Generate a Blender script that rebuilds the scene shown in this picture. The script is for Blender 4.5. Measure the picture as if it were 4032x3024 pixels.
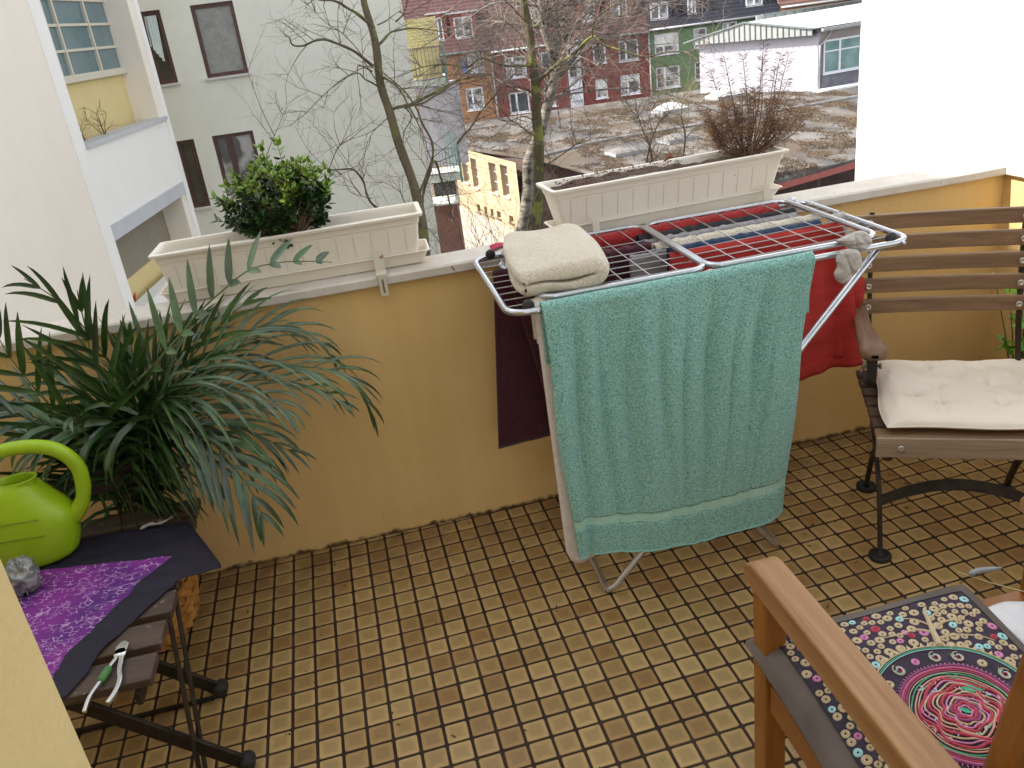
import bpy, bmesh, math, random
from mathutils import Vector, Matrix, noise
R=math.radians; PI=math.pi
SC=bpy.context.scene; COL=SC.collection
for o in list(bpy.data.objects): bpy.data.objects.remove(o)
# ---------------- camera ----------------
cam=bpy.data.objects.new('camera',bpy.data.cameras.new('camera')); COL.objects.link(cam); SC.camera=cam
RM=((0.971881,-0.201488,-0.121864),(-0.188283,-0.354145,-0.916041),(0.141413,0.913227,-0.382124))
m=Matrix(((RM[0][0],-RM[1][0],-RM[2][0],0.71035),(RM[0][1],-RM[1][1],-RM[2][1],-2.53357),(RM[0][2],-RM[1][2],-RM[2][2],1.67351),(0,0,0,1)))
cam.matrix_world=m
cam.data.sensor_width=36; cam.data.lens=3233.0976/4032*36
cam.data.shift_x=(2016-1994.25)/4032; cam.data.shift_y=(1380.858-1512)/4032
cam.data.clip_start=0.05; cam.data.clip_end=600
SC.render.resolution_x=1024; SC.render.resolution_y=768
# ---------------- light ----------------
SUN=Vector((-0.72,0.055,0.69)).normalized()
el=math.asin(SUN.z); rot=math.atan2(SUN.x,SUN.y)
w=bpy.data.worlds.new("World"); SC.world=w; w.use_nodes=True
nt=w.node_tree; bg=nt.nodes['Background']
sky=nt.nodes.new('ShaderNodeTexSky'); sky.sky_type='NISHITA'; sky.sun_disc=False
sky.sun_elevation=el; sky.sun_rotation=rot; sky.air_density=1.0; sky.dust_density=1.6; sky.ozone_density=1.0
hs=nt.nodes.new('ShaderNodeHueSaturation'); hs.inputs['Saturation'].default_value=0.20
nt.links.new(sky.outputs[0],hs.inputs['Color']); nt.links.new(hs.outputs[0],bg.inputs[0])
bg.inputs[1].default_value=0.15
sd=bpy.data.lights.new('sun','SUN'); sun=bpy.data.objects.new('sun',sd); COL.objects.link(sun)
sd.energy=3.2; sd.angle=R(0.5); sd.color=(1,0.94,0.84)
sun.rotation_euler=SUN.to_track_quat('Z','Y').to_euler()
SC.view_settings.view_transform='Standard'; SC.view_settings.look='None'; SC.view_settings.gamma=1
SC.view_settings.exposure=1.52
SC.cycles.max_bounces=8; SC.cycles.diffuse_bounces=5; SC.cycles.transparent_max_bounces=12
# ---------------- materials ----------------
MATS={}
class NT:
    def __init__(s,name):
        s.m=bpy.data.materials.new(name); s.m.use_nodes=True; s.t=s.m.node_tree; s.b=s.t.nodes['Principled BSDF']
    def n(s,t,**k):
        x=s.t.nodes.new(t)
        for a,v in k.items():
            if a in x.inputs.keys() if hasattr(x.inputs,'keys') else False: x.inputs[a].default_value=v
            else: setattr(x,a,v)
        return x
    def l(s,a,b): s.t.links.new(a,b)
def V3(c): return (c[0],c[1],c[2],1)
def mat(name,c1,c2=None,rough=.6,scale=6,detail=4,bump=0,bscale=60,stretch=(1,1,1),metal=0,spots=None,spot_scale=25,spot_amt=.62,trans=0,sheen=0,coat=0,bdist=.002,vor=False,spec=.5,island=0,lo=.35,hi=.65):
    if name in MATS: return MATS[name]
    N=NT(name); N.b.inputs['Roughness'].default_value=rough; N.b.inputs['Metallic'].default_value=metal
    N.b.inputs['Specular IOR Level'].default_value=spec
    N.b.inputs['Base Color'].default_value=V3(c1)
    tc=N.n('ShaderNodeTexCoord'); mp=N.n('ShaderNodeMapping'); mp.inputs['Scale'].default_value=stretch
    N.l(tc.outputs['Object'],mp.inputs[0]); out=None
    if c2:
        no=N.n('ShaderNodeTexNoise'); no.inputs['Scale'].default_value=scale; no.inputs['Detail'].default_value=detail; no.inputs['Roughness'].default_value=.62
        N.l(mp.outputs[0],no.inputs[0]); r=N.n('ShaderNodeValToRGB'); r.color_ramp.elements[0].position=lo; r.color_ramp.elements[1].position=hi
        r.color_ramp.elements[0].color=V3(c1); r.color_ramp.elements[1].color=V3(c2); N.l(no.outputs[0],r.inputs[0]); out=r.outputs[0]
    if island:
        g=N.n('ShaderNodeNewGeometry'); h=N.n('ShaderNodeHueSaturation'); mr=N.n('ShaderNodeMapRange'); mr.inputs[3].default_value=1-island; mr.inputs[4].default_value=1+island
        N.l(g.outputs['Random Per Island'],mr.inputs[0]); N.l(mr.outputs[0],h.inputs['Value'])
        if out: N.l(out,h.inputs['Color'])
        else: h.inputs['Color'].default_value=V3(c1)
        out=h.outputs[0]
    if spots:
        n2=N.n('ShaderNodeTexNoise'); n2.inputs['Scale'].default_value=spot_scale; n2.inputs['Detail'].default_value=3; N.l(tc.outputs['Object'],n2.inputs[0])
        r2=N.n('ShaderNodeValToRGB'); r2.color_ramp.elements[0].position=spot_amt; r2.color_ramp.elements[1].position=spot_amt+.05; N.l(n2.outputs[0],r2.inputs[0])
        mx=N.n('ShaderNodeMix'); mx.data_type='RGBA'; N.l(r2.outputs[0],mx.inputs[0])
        if out: N.l(out,mx.inputs[6])
        else: mx.inputs[6].default_value=V3(c1)
        mx.inputs[7].default_value=V3(spots); out=mx.outputs[2]
    if out: N.l(out,N.b.inputs['Base Color'])
    if bump:
        if vor: bn=N.n('ShaderNodeTexVoronoi'); bn.inputs['Scale'].default_value=bscale
        else: bn=N.n('ShaderNodeTexNoise'); bn.inputs['Scale'].default_value=bscale; bn.inputs['Detail'].default_value=3
        N.l(mp.outputs[0],bn.inputs[0]); bp=N.n('ShaderNodeBump'); bp.inputs['Strength'].default_value=bump; bp.inputs['Distance'].default_value=bdist
        N.l(bn.outputs[0],bp.inputs['Height']); N.l(bp.outputs[0],N.b.inputs['Normal'])
    if trans: N.b.inputs['Transmission Weight'].default_value=trans
    if sheen: N.b.inputs['Sheen Weight'].default_value=sheen; N.b.inputs['Sheen Roughness'].default_value=.6
    if coat: N.b.inputs['Coat Weight'].default_value=coat; N.b.inputs['Coat Roughness'].default_value=.15
    MATS[name]=N.m; return N.m
# ---------------- mesh builder ----------------
class MB:
    def __init__(s): s.v=[]; s.f=[]; s.sm=[]
    def add(s,vs,fs,smooth=False,M=None):
        b=len(s.v)
        s.v+=[tuple((M@Vector(v))) if M else tuple(v) for v in vs]
        s.f+=[tuple(b+i for i in f) for f in fs]; s.sm+=[smooth]*len(fs); return s
    def box(s,x0,x1,y0,y1,z0,z1,M=None):
        vs=[(x,y,z) for x in(x0,x1) for y in(y0,y1) for z in(z0,z1)]
        return s.add(vs,[(0,1,3,2),(4,6,7,5),(0,4,5,1),(2,3,7,6),(0,2,6,4),(1,5,7,3)],False,M)
    def bar(s,a,b,wd,th,up=(0,0,1)):
        a=Vector(a);b=Vector(b);d=b-a;L=d.length;d.normalize();u=Vector(up)
        sd=d.cross(u)
        if sd.length<1e-4: sd=d.cross(Vector((0,1,0)))
        sd.normalize();u=sd.cross(d).normalized()
        M=Matrix(((sd.x,d.x,u.x,a.x),(sd.y,d.y,u.y,a.y),(sd.z,d.z,u.z,a.z),(0,0,0,1)))
        return s.box(-wd/2,wd/2,0,L,-th/2,th/2,M)
    def ribbon(s,pts,wd,th,side):  # flat bar following points, wide along side vector
        side=Vector(side).normalized();P=[Vector(p) for p in pts];vs=[];fs=[]
        for i,p in enumerate(P):
            d=(P[min(i+1,len(P)-1)]-P[max(i-1,0)]).normalized();n=side.cross(d).normalized()
            for a,b in((-1,-1),(1,-1),(1,1),(-1,1)): vs.append(p+side*a*wd/2+n*b*th/2)
        for i in range(len(P)-1):
            for k in range(4): fs.append((4*i+k,4*i+(k+1)%4,4*i+4+(k+1)%4,4*i+4+k))
        fs.append((3,2,1,0));e=4*(len(P)-1);fs.append((e,e+1,e+2,e+3));return s.add(vs,fs)
    def tube(s,pts,r,n=8,closed=False,cap=True):
        P=[Vector(p) for p in pts];N=len(P)
        rs=r if isinstance(r,(list,tuple)) else [r]*N
        if closed: d0=(P[1]-P[-1])
        else: d0=P[1]-P[0]
        d0.normalize();u=d0.orthogonal().normalized();vs=[];fs=[];pd=d0
        for i in range(N):
            if closed: d=(P[(i+1)%N]-P[i-1])
            else: d=P[min(i+1,N-1)]-P[max(i-1,0)]
            if d.length<1e-9: d=pd.copy()
            d.normalize();q=pd.rotation_difference(d);u=(q@u).normalized();pd=d
            v=d.cross(u)
            for k in range(n):
                a=2*PI*k/n;vs.append(P[i]+(u*math.cos(a)+v*math.sin(a))*rs[i])
        M=N if closed else N-1
        for i in range(M):
            j=(i+1)%N
            for k in range(n): fs.append((i*n+k,i*n+(k+1)%n,j*n+(k+1)%n,j*n+k))
        if not closed and cap: fs.append(tuple(range(n))[::-1]);fs.append(tuple((N-1)*n+k for k in range(n)))
        return s.add(vs,fs,True)
    def lathe(s,prof,c=(0,0,0),n=24,M=None,sx=1,sy=1):
        vs=[];fs=[]
        for r,z in prof:
            for k in range(n):
                a=2*PI*k/n;vs.append((c[0]+r*sx*math.cos(a),c[1]+r*sy*math.sin(a),c[2]+z))
        for i in range(len(prof)-1):
            for k in range(n): fs.append((i*n+k,i*n+(k+1)%n,(i+1)*n+(k+1)%n,(i+1)*n+k))
        return s.add(vs,fs,True,M)
    def grid(s,fn,nu,nv,M=None,closeu=False):
        vs=[fn(i/nu,j/nv) for i in range(nu+1) for j in range(nv+1)]
        return s.add(vs,[(i*(nv+1)+j,(i+1)*(nv+1)+j,(i+1)*(nv+1)+j+1,i*(nv+1)+j+1) for i in range(nu) for j in range(nv)],True,M)
    def prism(s,poly,z0,z1,M=None):
        n=len(poly);vs=[(p[0],p[1],z0) for p in poly]+[(p[0],p[1],z1) for p in poly]
        return s.add(vs,[tuple(range(n))[::-1],tuple(range(n,2*n))]+[(i,(i+1)%n,n+(i+1)%n,n+i) for i in range(n)],False,M)
    def build(s,name,m,parent=None,bevel=0,solid=0,subsurf=0,offset=0,seg=2):
        me=bpy.data.meshes.new(name);me.from_pydata([tuple(v) for v in s.v],[],s.f)
        me.polygons.foreach_set('use_smooth',s.sm);me.update()
        bm=bmesh.new();bm.from_mesh(me);bmesh.ops.recalc_face_normals(bm,faces=bm.faces[:]) if len(s.f)<60000 and solid==0 else None;bm.to_mesh(me);bm.free()
        o=bpy.data.objects.new(name,me);COL.objects.link(o);me.materials.append(m)
        if parent: o.parent=parent
        if subsurf: k=o.modifiers.new('s','SUBSURF');k.levels=subsurf;k.render_levels=subsurf
        if solid: k=o.modifiers.new('t','SOLIDIFY');k.thickness=solid;k.offset=offset
        if bevel: k=o.modifiers.new('b','BEVEL');k.width=bevel;k.segments=seg;k.limit_method='ANGLE';k.angle_limit=R(40);k.harden_normals=False
        return o
def tag(o,label=None,cat=None,group=None,kind=None):
    if label:o['label']=label
    if cat:o['category']=cat
    if group:o['group']=group
    if kind:o['kind']=kind
    return o
def thing(name,label,cat,loc=(0,0,0),group=None):
    o=bpy.data.objects.new(name,None);COL.objects.link(o);o.location=loc;o.empty_display_size=.1
    tag(o,label,cat,group);return o
def put(o):  # keep world-space mesh under an empty at some place
    bpy.context.view_layer.update()
    for c in o.children:
        c.matrix_parent_inverse=Matrix.Translation(-Vector(o.location)) if o.rotation_euler[2]==0 else o.matrix_world.inverted()
def smooth_path(P,n=6):
    P=[Vector(p) for p in P];out=[]
    for i in range(len(P)-1):
        a=P[max(i-1,0)];b=P[i];c=P[i+1];d=P[min(i+2,len(P)-1)]
        for k in range(n):
            t=k/n;out.append(.5*((2*b)+(c-a)*t+(2*a-5*b+4*c-d)*t*t+(3*b-a-3*c+d)*t**3))
    out.append(P[-1]);return out
def build_multi(name,parts,parent=None,**k):
    a=MB();idx=[]
    for i,(mb,m_) in enumerate(parts): a.add(mb.v,mb.f,False);a.sm[-len(mb.f):]=mb.sm if mb.f else a.sm[-len(mb.f):];idx+=[i]*len(mb.f)
    o=a.build(name,parts[0][1],parent,**k)
    for mb,m_ in parts[1:]: o.data.materials.append(m_)
    if len(o.data.polygons)==len(idx): o.data.polygons.foreach_set('material_index',idx)
    o.data.update();return o
def copy_tree(o,parent=None):
    c=o.copy();COL.objects.link(c)
    if parent is not None:c.parent=parent
    for ch in list(o.children):copy_tree(ch,c)
    return c
rnd=random.Random(7)
# ---- facade frame: s along azimuth, z up, out toward the viewer ----
class FR:
    def __init__(s,P,az):
        a=R(az);s.P=Vector((P[0],P[1],0));s.t=Vector((math.sin(a),math.cos(a),0));s.n=Vector((math.cos(a),-math.sin(a),0))
        s.M=Matrix(((s.t.x,s.n.x,0,P[0]),(s.t.y,s.n.y,0,P[1]),(0,0,1,0),(0,0,0,1)))
    def __call__(s,a,o,z): return s.M@Vector((a,o,z))
    def box(s,mb,s0,s1,z0,z1,o0,o1): return mb.box(s0,s1,o0,o1,z0,z1,s.M)
    def wall(s,mb,s0,s1,z0,z1,holes,depth=.2,o=0):
        S=sorted({s0,s1}|{h[0] for h in holes}|{h[1] for h in holes});Zs=sorted({z0,z1}|{h[2] for h in holes}|{h[3] for h in holes})
        S=[x for x in S if s0<=x<=s1];Zs=[x for x in Zs if z0<=x<=z1]
        for i in range(len(S)-1):
            for j in range(len(Zs)-1):
                a,b,c,d=S[i],S[i+1],Zs[j],Zs[j+1];cx,cz=(a+b)/2,(c+d)/2
                if any(h[0]<cx<h[1] and h[2]<cz<h[3] for h in holes): continue
                mb.add([(a,o,c),(b,o,c),(b,o,d),(a,o,d)],[(0,1,2,3)],False,s.M)
        for a,b,c,d in [h[:4] for h in holes]:
            mb.add([(a,o,c),(b,o,c),(b,o,d),(a,o,d),(a,o-depth,c),(b,o-depth,c),(b,o-depth,d),(a,o-depth,d)],[(0,1,5,4),(1,2,6,5),(2,3,7,6),(3,0,4,7)],False,s.M)
        return mb
    def window(s,h,par,mf,mg,depth=.12,fw=.07,mull=1,o=0,bars=0,sill=True,split=.5):
        a,b,c,d=h[:4];m=MB();q=o-depth
        m.box(a,a+fw,q,q+.06,c,d,s.M);m.box(b-fw,b,q,q+.06,c,d,s.M);m.box(a+fw,b-fw,q,q+.06,c,c+fw,s.M);m.box(a+fw,b-fw,q,q+.06,d-fw,d,s.M)
        if mull:
            x=a+(b-a)*split;m.box(x-fw*.6,x+fw*.6,q,q+.07,c+fw,d-fw,s.M)
        for k in range(bars):
            z=c+(d-c)*(k+1)/(bars+1);m.box(a+fw,b-fw,q+.005,q+.05,z-.02,z+.02,s.M)
            
        if sill is True: m.box(a-.05,b+.05,o+.003,o+.1,c-.05,c,s.M)
        f=m.build('window',mf,par)
        if sill not in(True,False): k=MB();k.box(a-.05,b+.05,o+.003,o+.09,c-.045,c,s.M);k.build('sill',sill,f)
        g=MB();g.box(a+fw*.5,b-fw*.5,q-.02,q+.02,c+fw*.5,d-fw*.5,s.M);g.build('pane',mg,f)
        return f
# ================= near structure =================
# --- floor tiles: real tiles over a grout sheet ---
def tile_mat():
    N=NT('tile_glaze');b=N.b;b.inputs['Roughness'].default_value=.32
    g=N.n('ShaderNodeNewGeometry');tc=N.n('ShaderNodeTexCoord')
    r=N.n('ShaderNodeValToRGB');r.color_ramp.elements[0].color=(.30,.175,.064,1);r.color_ramp.elements[1].color=(.46,.315,.13,1)
    e=r.color_ramp.elements.new(.45);e.color=(.39,.26,.10,1)
    N.l(g.outputs['Random Per Island'],r.inputs[0])
    # darker glaze pooled in the middle of each tile
    mp=N.n('ShaderNodeVectorMath');mp.operation='SCALE';mp.inputs[3].default_value=1/.064;N.l(tc.outputs['Object'],mp.inputs[0])
    fr=N.n('ShaderNodeVectorMath');fr.operation='FRACTION';N.l(mp.outputs[0],fr.inputs[0])
    sb=N.n('ShaderNodeVectorMath');sb.operation='SUBTRACT';sb.inputs[1].default_value=(.5,.5,0);N.l(fr.outputs[0],sb.inputs[0])
    ab=N.n('ShaderNodeVectorMath');ab.operation='ABSOLUTE';N.l(sb.outputs[0],ab.inputs[0])
    sp=N.n('ShaderNodeSeparateXYZ');N.l(ab.outputs[0],sp.inputs[0]);mxx=N.n('ShaderNodeMath');mxx.operation='MAXIMUM';N.l(sp.outputs[0],mxx.inputs[0]);N.l(sp.outputs[1],mxx.inputs[1])
    no=N.n('ShaderNodeTexNoise');no.inputs['Scale'].default_value=35;no.inputs['Detail'].default_value=4;N.l(tc.outputs['Object'],no.inputs[0])
    ad=N.n('ShaderNodeMath');ad.operation='MULTIPLY_ADD';ad.inputs[1].default_value=.25;N.l(no.outputs[0],ad.inputs[0]);N.l(mxx.outputs[0],ad.inputs[2])
    mr=N.n('ShaderNodeMapRange');mr.inputs[1].default_value=.3;mr.inputs[2].default_value=.54;mr.inputs[3].default_value=.80;mr.inputs[4].default_value=1.10;mr.interpolation_type='SMOOTHSTEP';N.l(ad.outputs[0],mr.inputs[0])
    h=N.n('ShaderNodeHueSaturation');N.l(r.outputs[0],h.inputs['Color']);N.l(mr.outputs[0],h.inputs['Value'])
    n2=N.n('ShaderNodeTexNoise');n2.inputs['Scale'].default_value=60;n2.inputs['Detail'].default_value=2;N.l(tc.outputs['Object'],n2.inputs[0])
    r2=N.n('ShaderNodeValToRGB');r2.color_ramp.elements[0].position=.72;r2.color_ramp.elements[1].position=.78;N.l(n2.outputs[0],r2.inputs[0])
    mx=N.n('ShaderNodeMix');mx.data_type='RGBA';N.l(r2.outputs[0],mx.inputs[0]);N.l(h.outputs[0],mx.inputs[6]);mx.inputs[7].default_value=(.14,.08,.04,1)
    # grime near parapet
    sx=N.n('ShaderNodeSeparateXYZ');N.l(tc.outputs['Object'],sx.inputs[0])
    m3=N.n('ShaderNodeMapRange');m3.inputs[1].default_value=-.35;m3.inputs[2].default_value=0;m3.inputs[3].default_value=0;m3.inputs[4].default_value=.75;N.l(sx.outputs[1],m3.inputs[0])
    n3=N.n('ShaderNodeTexNoise');n3.inputs['Scale'].default_value=9;n3.inputs['Detail'].default_value=5;N.l(tc.outputs['Object'],n3.inputs[0])
    r3=N.n('ShaderNodeValToRGB');r3.color_ramp.elements[0].position=.45;r3.color_ramp.elements[1].position=.65;N.l(n3.outputs[0],r3.inputs[0])
    mm=N.n('ShaderNodeMath');mm.operation='MULTIPLY';N.l(m3.outputs[0],mm.inputs[0]);N.l(r3.outputs[0],mm.inputs[1])
    mx2=N.n('ShaderNodeMix');mx2.data_type='RGBA';N.l(mm.outputs[0],mx2.inputs[0]);N.l(mx.outputs[2],mx2.inputs[6]);mx2.inputs[7].default_value=(.17,.09,.045,1)
    N.l(mx2.outputs[2],b.inputs['Base Color'])
    rr=N.n('ShaderNodeMapRange');rr.inputs[3].default_value=.22;rr.inputs[4].default_value=.5;N.l(no.outputs[0],rr.inputs[0]);N.l(rr.outputs[0],b.inputs['Roughness'])
    bp=N.n('ShaderNodeBump');bp.inputs['Strength'].default_value=.25;bp.inputs['Distance'].default_value=.002;N.l(no.outputs[0],bp.inputs['Height']);N.l(bp.outputs[0],b.inputs['Normal'])
    return N.m
T=.064
fm=MB();g=.0042
for i in range(-30,50):
    for j in range(-52,2):
        x0=i*T+g+rnd.uniform(-.0006,.0006);x1=i*T+T-g+rnd.uniform(-.0006,.0006);y0=j*T+g+rnd.uniform(-.0006,.0006);y1=j*T+T-g+rnd.uniform(-.0006,.0006)
        c=.003;tz=rnd.uniform(-.0004,.0004);b_=.0022
        def ring(d,z,c): return [(x0+d+c,y0+d,z),(x1-d-c,y0+d,z),(x1-d,y0+d+c,z),(x1-d,y1-d-c,z),(x1-d-c,y1-d,z),(x0+d+c,y1-d,z),(x0+d,y1-d-c,z),(x0+d,y0+d+c,z)]
        vs=ring(0,-.004,c)+ring(0,-.0012+tz,c)+ring(b_,tz,c*.7)
        fs=[tuple(range(16,24))]
        for r_ in(0,8): fs+=[(r_+k,r_+(k+1)%8,r_+8+(k+1)%8,r_+8+k) for k in range(8)]
        fm.add(vs,fs)
floor=fm.build('floor',tile_mat());floor.location=(.00059,-.03383,0);floor.rotation_euler=(0,0,.030717);tag(floor,kind='structure')
gm=MB();gm.box(-2.0,3.3,-3.4,.2,-.25,-.0032);gr=gm.build('floor_grout',mat('grout',(.020,.008,.004),(.052,.028,.016),.8,scale=5,bump=.4,bscale=160,lo=.4,hi=.7));tag(gr,kind='structure')
# litter on the tiles
lm=MB()
for k in range(150):
    x=rnd.uniform(.1,2.9);y=-abs(rnd.gauss(0,.35)) if k<90 else rnd.uniform(-1.9,0);y=max(y,-1.95)-.015
    a=rnd.uniform(0,6.28);L=rnd.uniform(.002,.009);w_=rnd.uniform(.001,.003);M=Matrix.Translation((x,y,.001))@Matrix.Rotation(a,4,'Z')
    lm.add([(-L,-w_,0),(L,-w_*.4,.001),(L*.8,w_,.002),(-L*.7,w_*.7,.0005),(0,0,.004)],[(0,1,4),(1,2,4),(2,3,4),(3,0,4)],False,M)
for k in range(40):
    x=rnd.uniform(2.0,2.9) if k<28 else rnd.uniform(1,2);y=rnd.uniform(-.5,-.03);a=rnd.uniform(0,6.28);L=rnd.uniform(.008,.02)
    lm.tube([(x,y,.002),(x+L*math.cos(a),y+L*math.sin(a),.004),(x+2*L*math.cos(a+.3),y+2*L*math.sin(a+.3),.002)],.0007,4)
tag(lm.build('litter',mat('dry_bits',(.06,.03,.015),(.14,.08,.04),.9)),'dark crumbs and dried needles scattered on the tiles','litter',kind='stuff')
# --- parapet ---
ym=NT('yellow_plaster');MATS['yellow_plaster']=ym.m
def plaster(name,c1,c2,stain=None,bump=.35,st=.02):
    N=NT(name);tc=N.n('ShaderNodeTexCoord');b=N.b;b.inputs['Roughness'].default_value=.85;b.inputs['Specular IOR Level'].default_value=.25
    no=N.n('ShaderNodeTexNoise');no.inputs['Scale'].default_value=1.6;no.inputs['Detail'].default_value=6;no.inputs['Roughness'].default_value=.65;N.l(tc.outputs['Object'],no.inputs[0])
    r=N.n('ShaderNodeValToRGB');r.color_ramp.elements[0].position=.35;r.color_ramp.elements[1].position=.7;r.color_ramp.elements[0].color=V3(c1);r.color_ramp.elements[1].color=V3(c2);N.l(no.outputs[0],r.inputs[0]);out=r.outputs[0]
    # small chips
    n2=N.n('ShaderNodeTexNoise');n2.inputs['Scale'].default_value=24;n2.inputs['Detail'].default_value=3;N.l(tc.outputs['Object'],n2.inputs[0])
    r2=N.n('ShaderNodeValToRGB');r2.color_ramp.elements[0].position=.76;r2.color_ramp.elements[1].position=.79;N.l(n2.outputs[0],r2.inputs[0])
    mx=N.n('ShaderNodeMix');mx.data_type='RGBA';N.l(r2.outputs[0],mx.inputs[0]);N.l(out,mx.inputs[6]);mx.inputs[7].default_value=V3([k*.55 for k in c1]);out=mx.outputs[2]
    if stain: # dirt that has crept up from the floor joint
        sx=N.n('ShaderNodeSeparateXYZ');N.l(tc.outputs['Object'],sx.inputs[0])
        n3=N.n('ShaderNodeTexNoise');n3.inputs['Scale'].default_value=30;n3.inputs['Detail'].default_value=6;N.l(tc.outputs['Object'],n3.inputs[0])
        ad=N.n('ShaderNodeMath');ad.operation='MULTIPLY_ADD';ad.inputs[1].default_value=-.05;N.l(n3.outputs[0],ad.inputs[0]);N.l(sx.outputs[2],ad.inputs[2])
        mr=N.n('ShaderNodeMapRange');mr.inputs[1].default_value=-.022;mr.inputs[2].default_value=-.008;mr.inputs[3].default_value=1;mr.inputs[4].default_value=0;N.l(ad.outputs[0],mr.inputs[0])
        m2=N.n('ShaderNodeMix');m2.data_type='RGBA';N.l(mr.outputs[0],m2.inputs[0]);N.l(out,m2.inputs[6]);m2.inputs[7].default_value=V3(stain);out=m2.outputs[2]
    mp=N.n('ShaderNodeMapping');mp.inputs['Scale'].default_value=(9,9,.7);N.l(tc.outputs['Object'],mp.inputs[0])
    n5=N.n('ShaderNodeTexNoise');n5.inputs['Scale'].default_value=1.4;n5.inputs['Detail'].default_value=6;n5.inputs['Roughness'].default_value=.7;N.l(mp.outputs[0],n5.inputs[0])
    m5=N.n('ShaderNodeMapRange');m5.inputs[1].default_value=.3;m5.inputs[2].default_value=.7;m5.inputs[3].default_value=1-st;m5.inputs[4].default_value=1+st*.6;N.l(n5.outputs[0],m5.inputs[0])
    h5=N.n('ShaderNodeHueSaturation');N.l(out,h5.inputs['Color']);N.l(m5.outputs[0],h5.inputs['Value']);out=h5.outputs[0]
    N.l(out,b.inputs['Base Color'])
    b1=N.n('ShaderNodeTexNoise');b1.inputs['Scale'].default_value=90;b1.inputs['Detail'].default_value=4;N.l(tc.outputs['Object'],b1.inputs[0])
    b2=N.n('ShaderNodeTexNoise');b2.inputs['Scale'].default_value=8;b2.inputs['Detail'].default_value=3;N.l(tc.outputs['Object'],b2.inputs[0])
    ma=N.n('ShaderNodeMath');ma.operation='MULTIPLY_ADD';ma.inputs[1].default_value=2.2;N.l(b2.outputs[0],ma.inputs[0]);N.l(b1.outputs[0],ma.inputs[2])
    bp=N.n('ShaderNodeBump');bp.inputs['Strength'].default_value=bump;bp.inputs['Distance'].default_value=.004;N.l(ma.outputs[0],bp.inputs['Height']);N.l(bp.outputs[0],b.inputs['Normal'])
    MATS[name]=N.m;return N.m
YEL=plaster('yellow_wall',(.70,.48,.20),(.77,.55,.25),(.10,.06,.025),st=.05)
YEL2=plaster('pale_yellow_wall',(.60,.47,.22),(.66,.53,.27))
WHT=plaster('white_wall',(.89,.88,.86),(.91,.90,.88),bump=.12)
CRM=plaster('cream_wall',(.86,.79,.69),(.88,.82,.72),bump=.12)
CAPM=mat('coping_paint',(.55,.50,.43),(.64,.60,.54),.6,scale=9,spots=(.10,.07,.05),spot_scale=38,spot_amt=.69,bump=.3,bscale=50,bdist=.003)
pw=thing('parapet_wall','long yellow plastered balcony parapet behind the drying rack with white coping','wall',(1,0,0))
m=MB();m.box(-1.8,2.965,0,.078,-8,.918);m.build('wall',YEL,pw)
# coping: bevelled lip profile swept along x
def coping(x0,x1,prof,ax='x',k=60):
    m=MB();n=len(prof)
    for i in range(k+1):
        x=x0+(x1-x0)*i/k
        for a,z in prof:
            dz=.002*noise.noise(Vector((x*3,a*4,z*9)));m.v.append((x,a+dz,z+dz) if ax=='x' else (a+dz,x,z+dz))
    for i in range(k):
        for j in range(n): m.f.append((i*n+j,(i+1)*n+j,(i+1)*n+(j+1)%n,i*n+(j+1)%n));m.sm.append(False)
    m.f+=[tuple(range(n)),tuple(k*n+j for j in range(n))[::-1]];m.sm+=[False,False];return m
CP=[(-.026,.921),(-.03,.925),(-.03,.948),(-.024,.954),(.02,.958),(.078,.963),(.088,.957),(.09,.922)]
coping(-1.8,2.99,CP).build('coping',CAPM,pw);put(pw)
rw=thing('side_parapet_wall','yellow side parapet closing the right end of the balcony behind the folding chair','wall',(2.95,-1,0))
m=MB();m.box(2.965,3.1,-3.0,.075,-.3,.918);m.build('wall',YEL,rw)
coping(-3.0,-.031,[(2.945,.921),(2.941,.925),(2.941,.952),(2.947,.958),(3.11,.960),(3.11,.922)],'y').build('coping',CAPM,rw);put(rw)
# house around the viewer: door reveal, plus unseen walls added for the light
hb=thing('house_wall','pale yellow plastered house wall edge beside the door at lower left','wall',(0,-2,0))
m=MB();m.box(-1.9,.375,-3.3,-1.9,-.3,2.9);m.build('wall',YEL2,hb,bevel=.006);put(hb)
hc=thing('rear_bounce_wall','unseen white house wall behind the viewer, put in to bounce light onto the balcony','wall',(2,-3,0))
m=MB();m.box(1.15,3.2,-3.3,-2.95,-.3,6);m.build('wall',WHT,hc);put(hc)  # out of view, put in to throw light back onto the balcony
hs2=thing('sun_block_wall','tall unseen white wall added beyond the left end of the balcony to block the sun','wall',(-2,-1.5,0))
m=MB();m.box(-2.1,-1.9,-3.4,.0,-8,7.5);m.build('wall',WHT,hs2);put(hs2)  # added out of view, tall enough to keep direct sun off the balcony
# sunlit neighbouring house wall on the right
nw=thing('neighbour_house_wall','blank white wall of the neighbouring house glaring in full sun on the right','building',(4,1,-8))
m=MB();m.box(3.6,9,.30,1.86,-8,11);m.build('wall',mat('sunlit_white',(.86,.86,.85),(.88,.88,.87),.8,bump=.1,bscale=20),nw);put(nw)

# ================= background =================
GLS=mat('window_glass',(.035,.045,.05),(.10,.12,.13),.05,scale=1.2,spec=.8)
GLS2=mat('curtained_glass',(.10,.10,.10),(.42,.42,.42),.12,scale=1.6,detail=2,spec=.7,lo=.45,hi=.55)
FRW=mat('white_frame',(.66,.68,.74),rough=.5)
FRB=mat('brown_frame',(.075,.035,.03),(.11,.05,.045),.45,scale=8)
ZS=1.15
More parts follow.
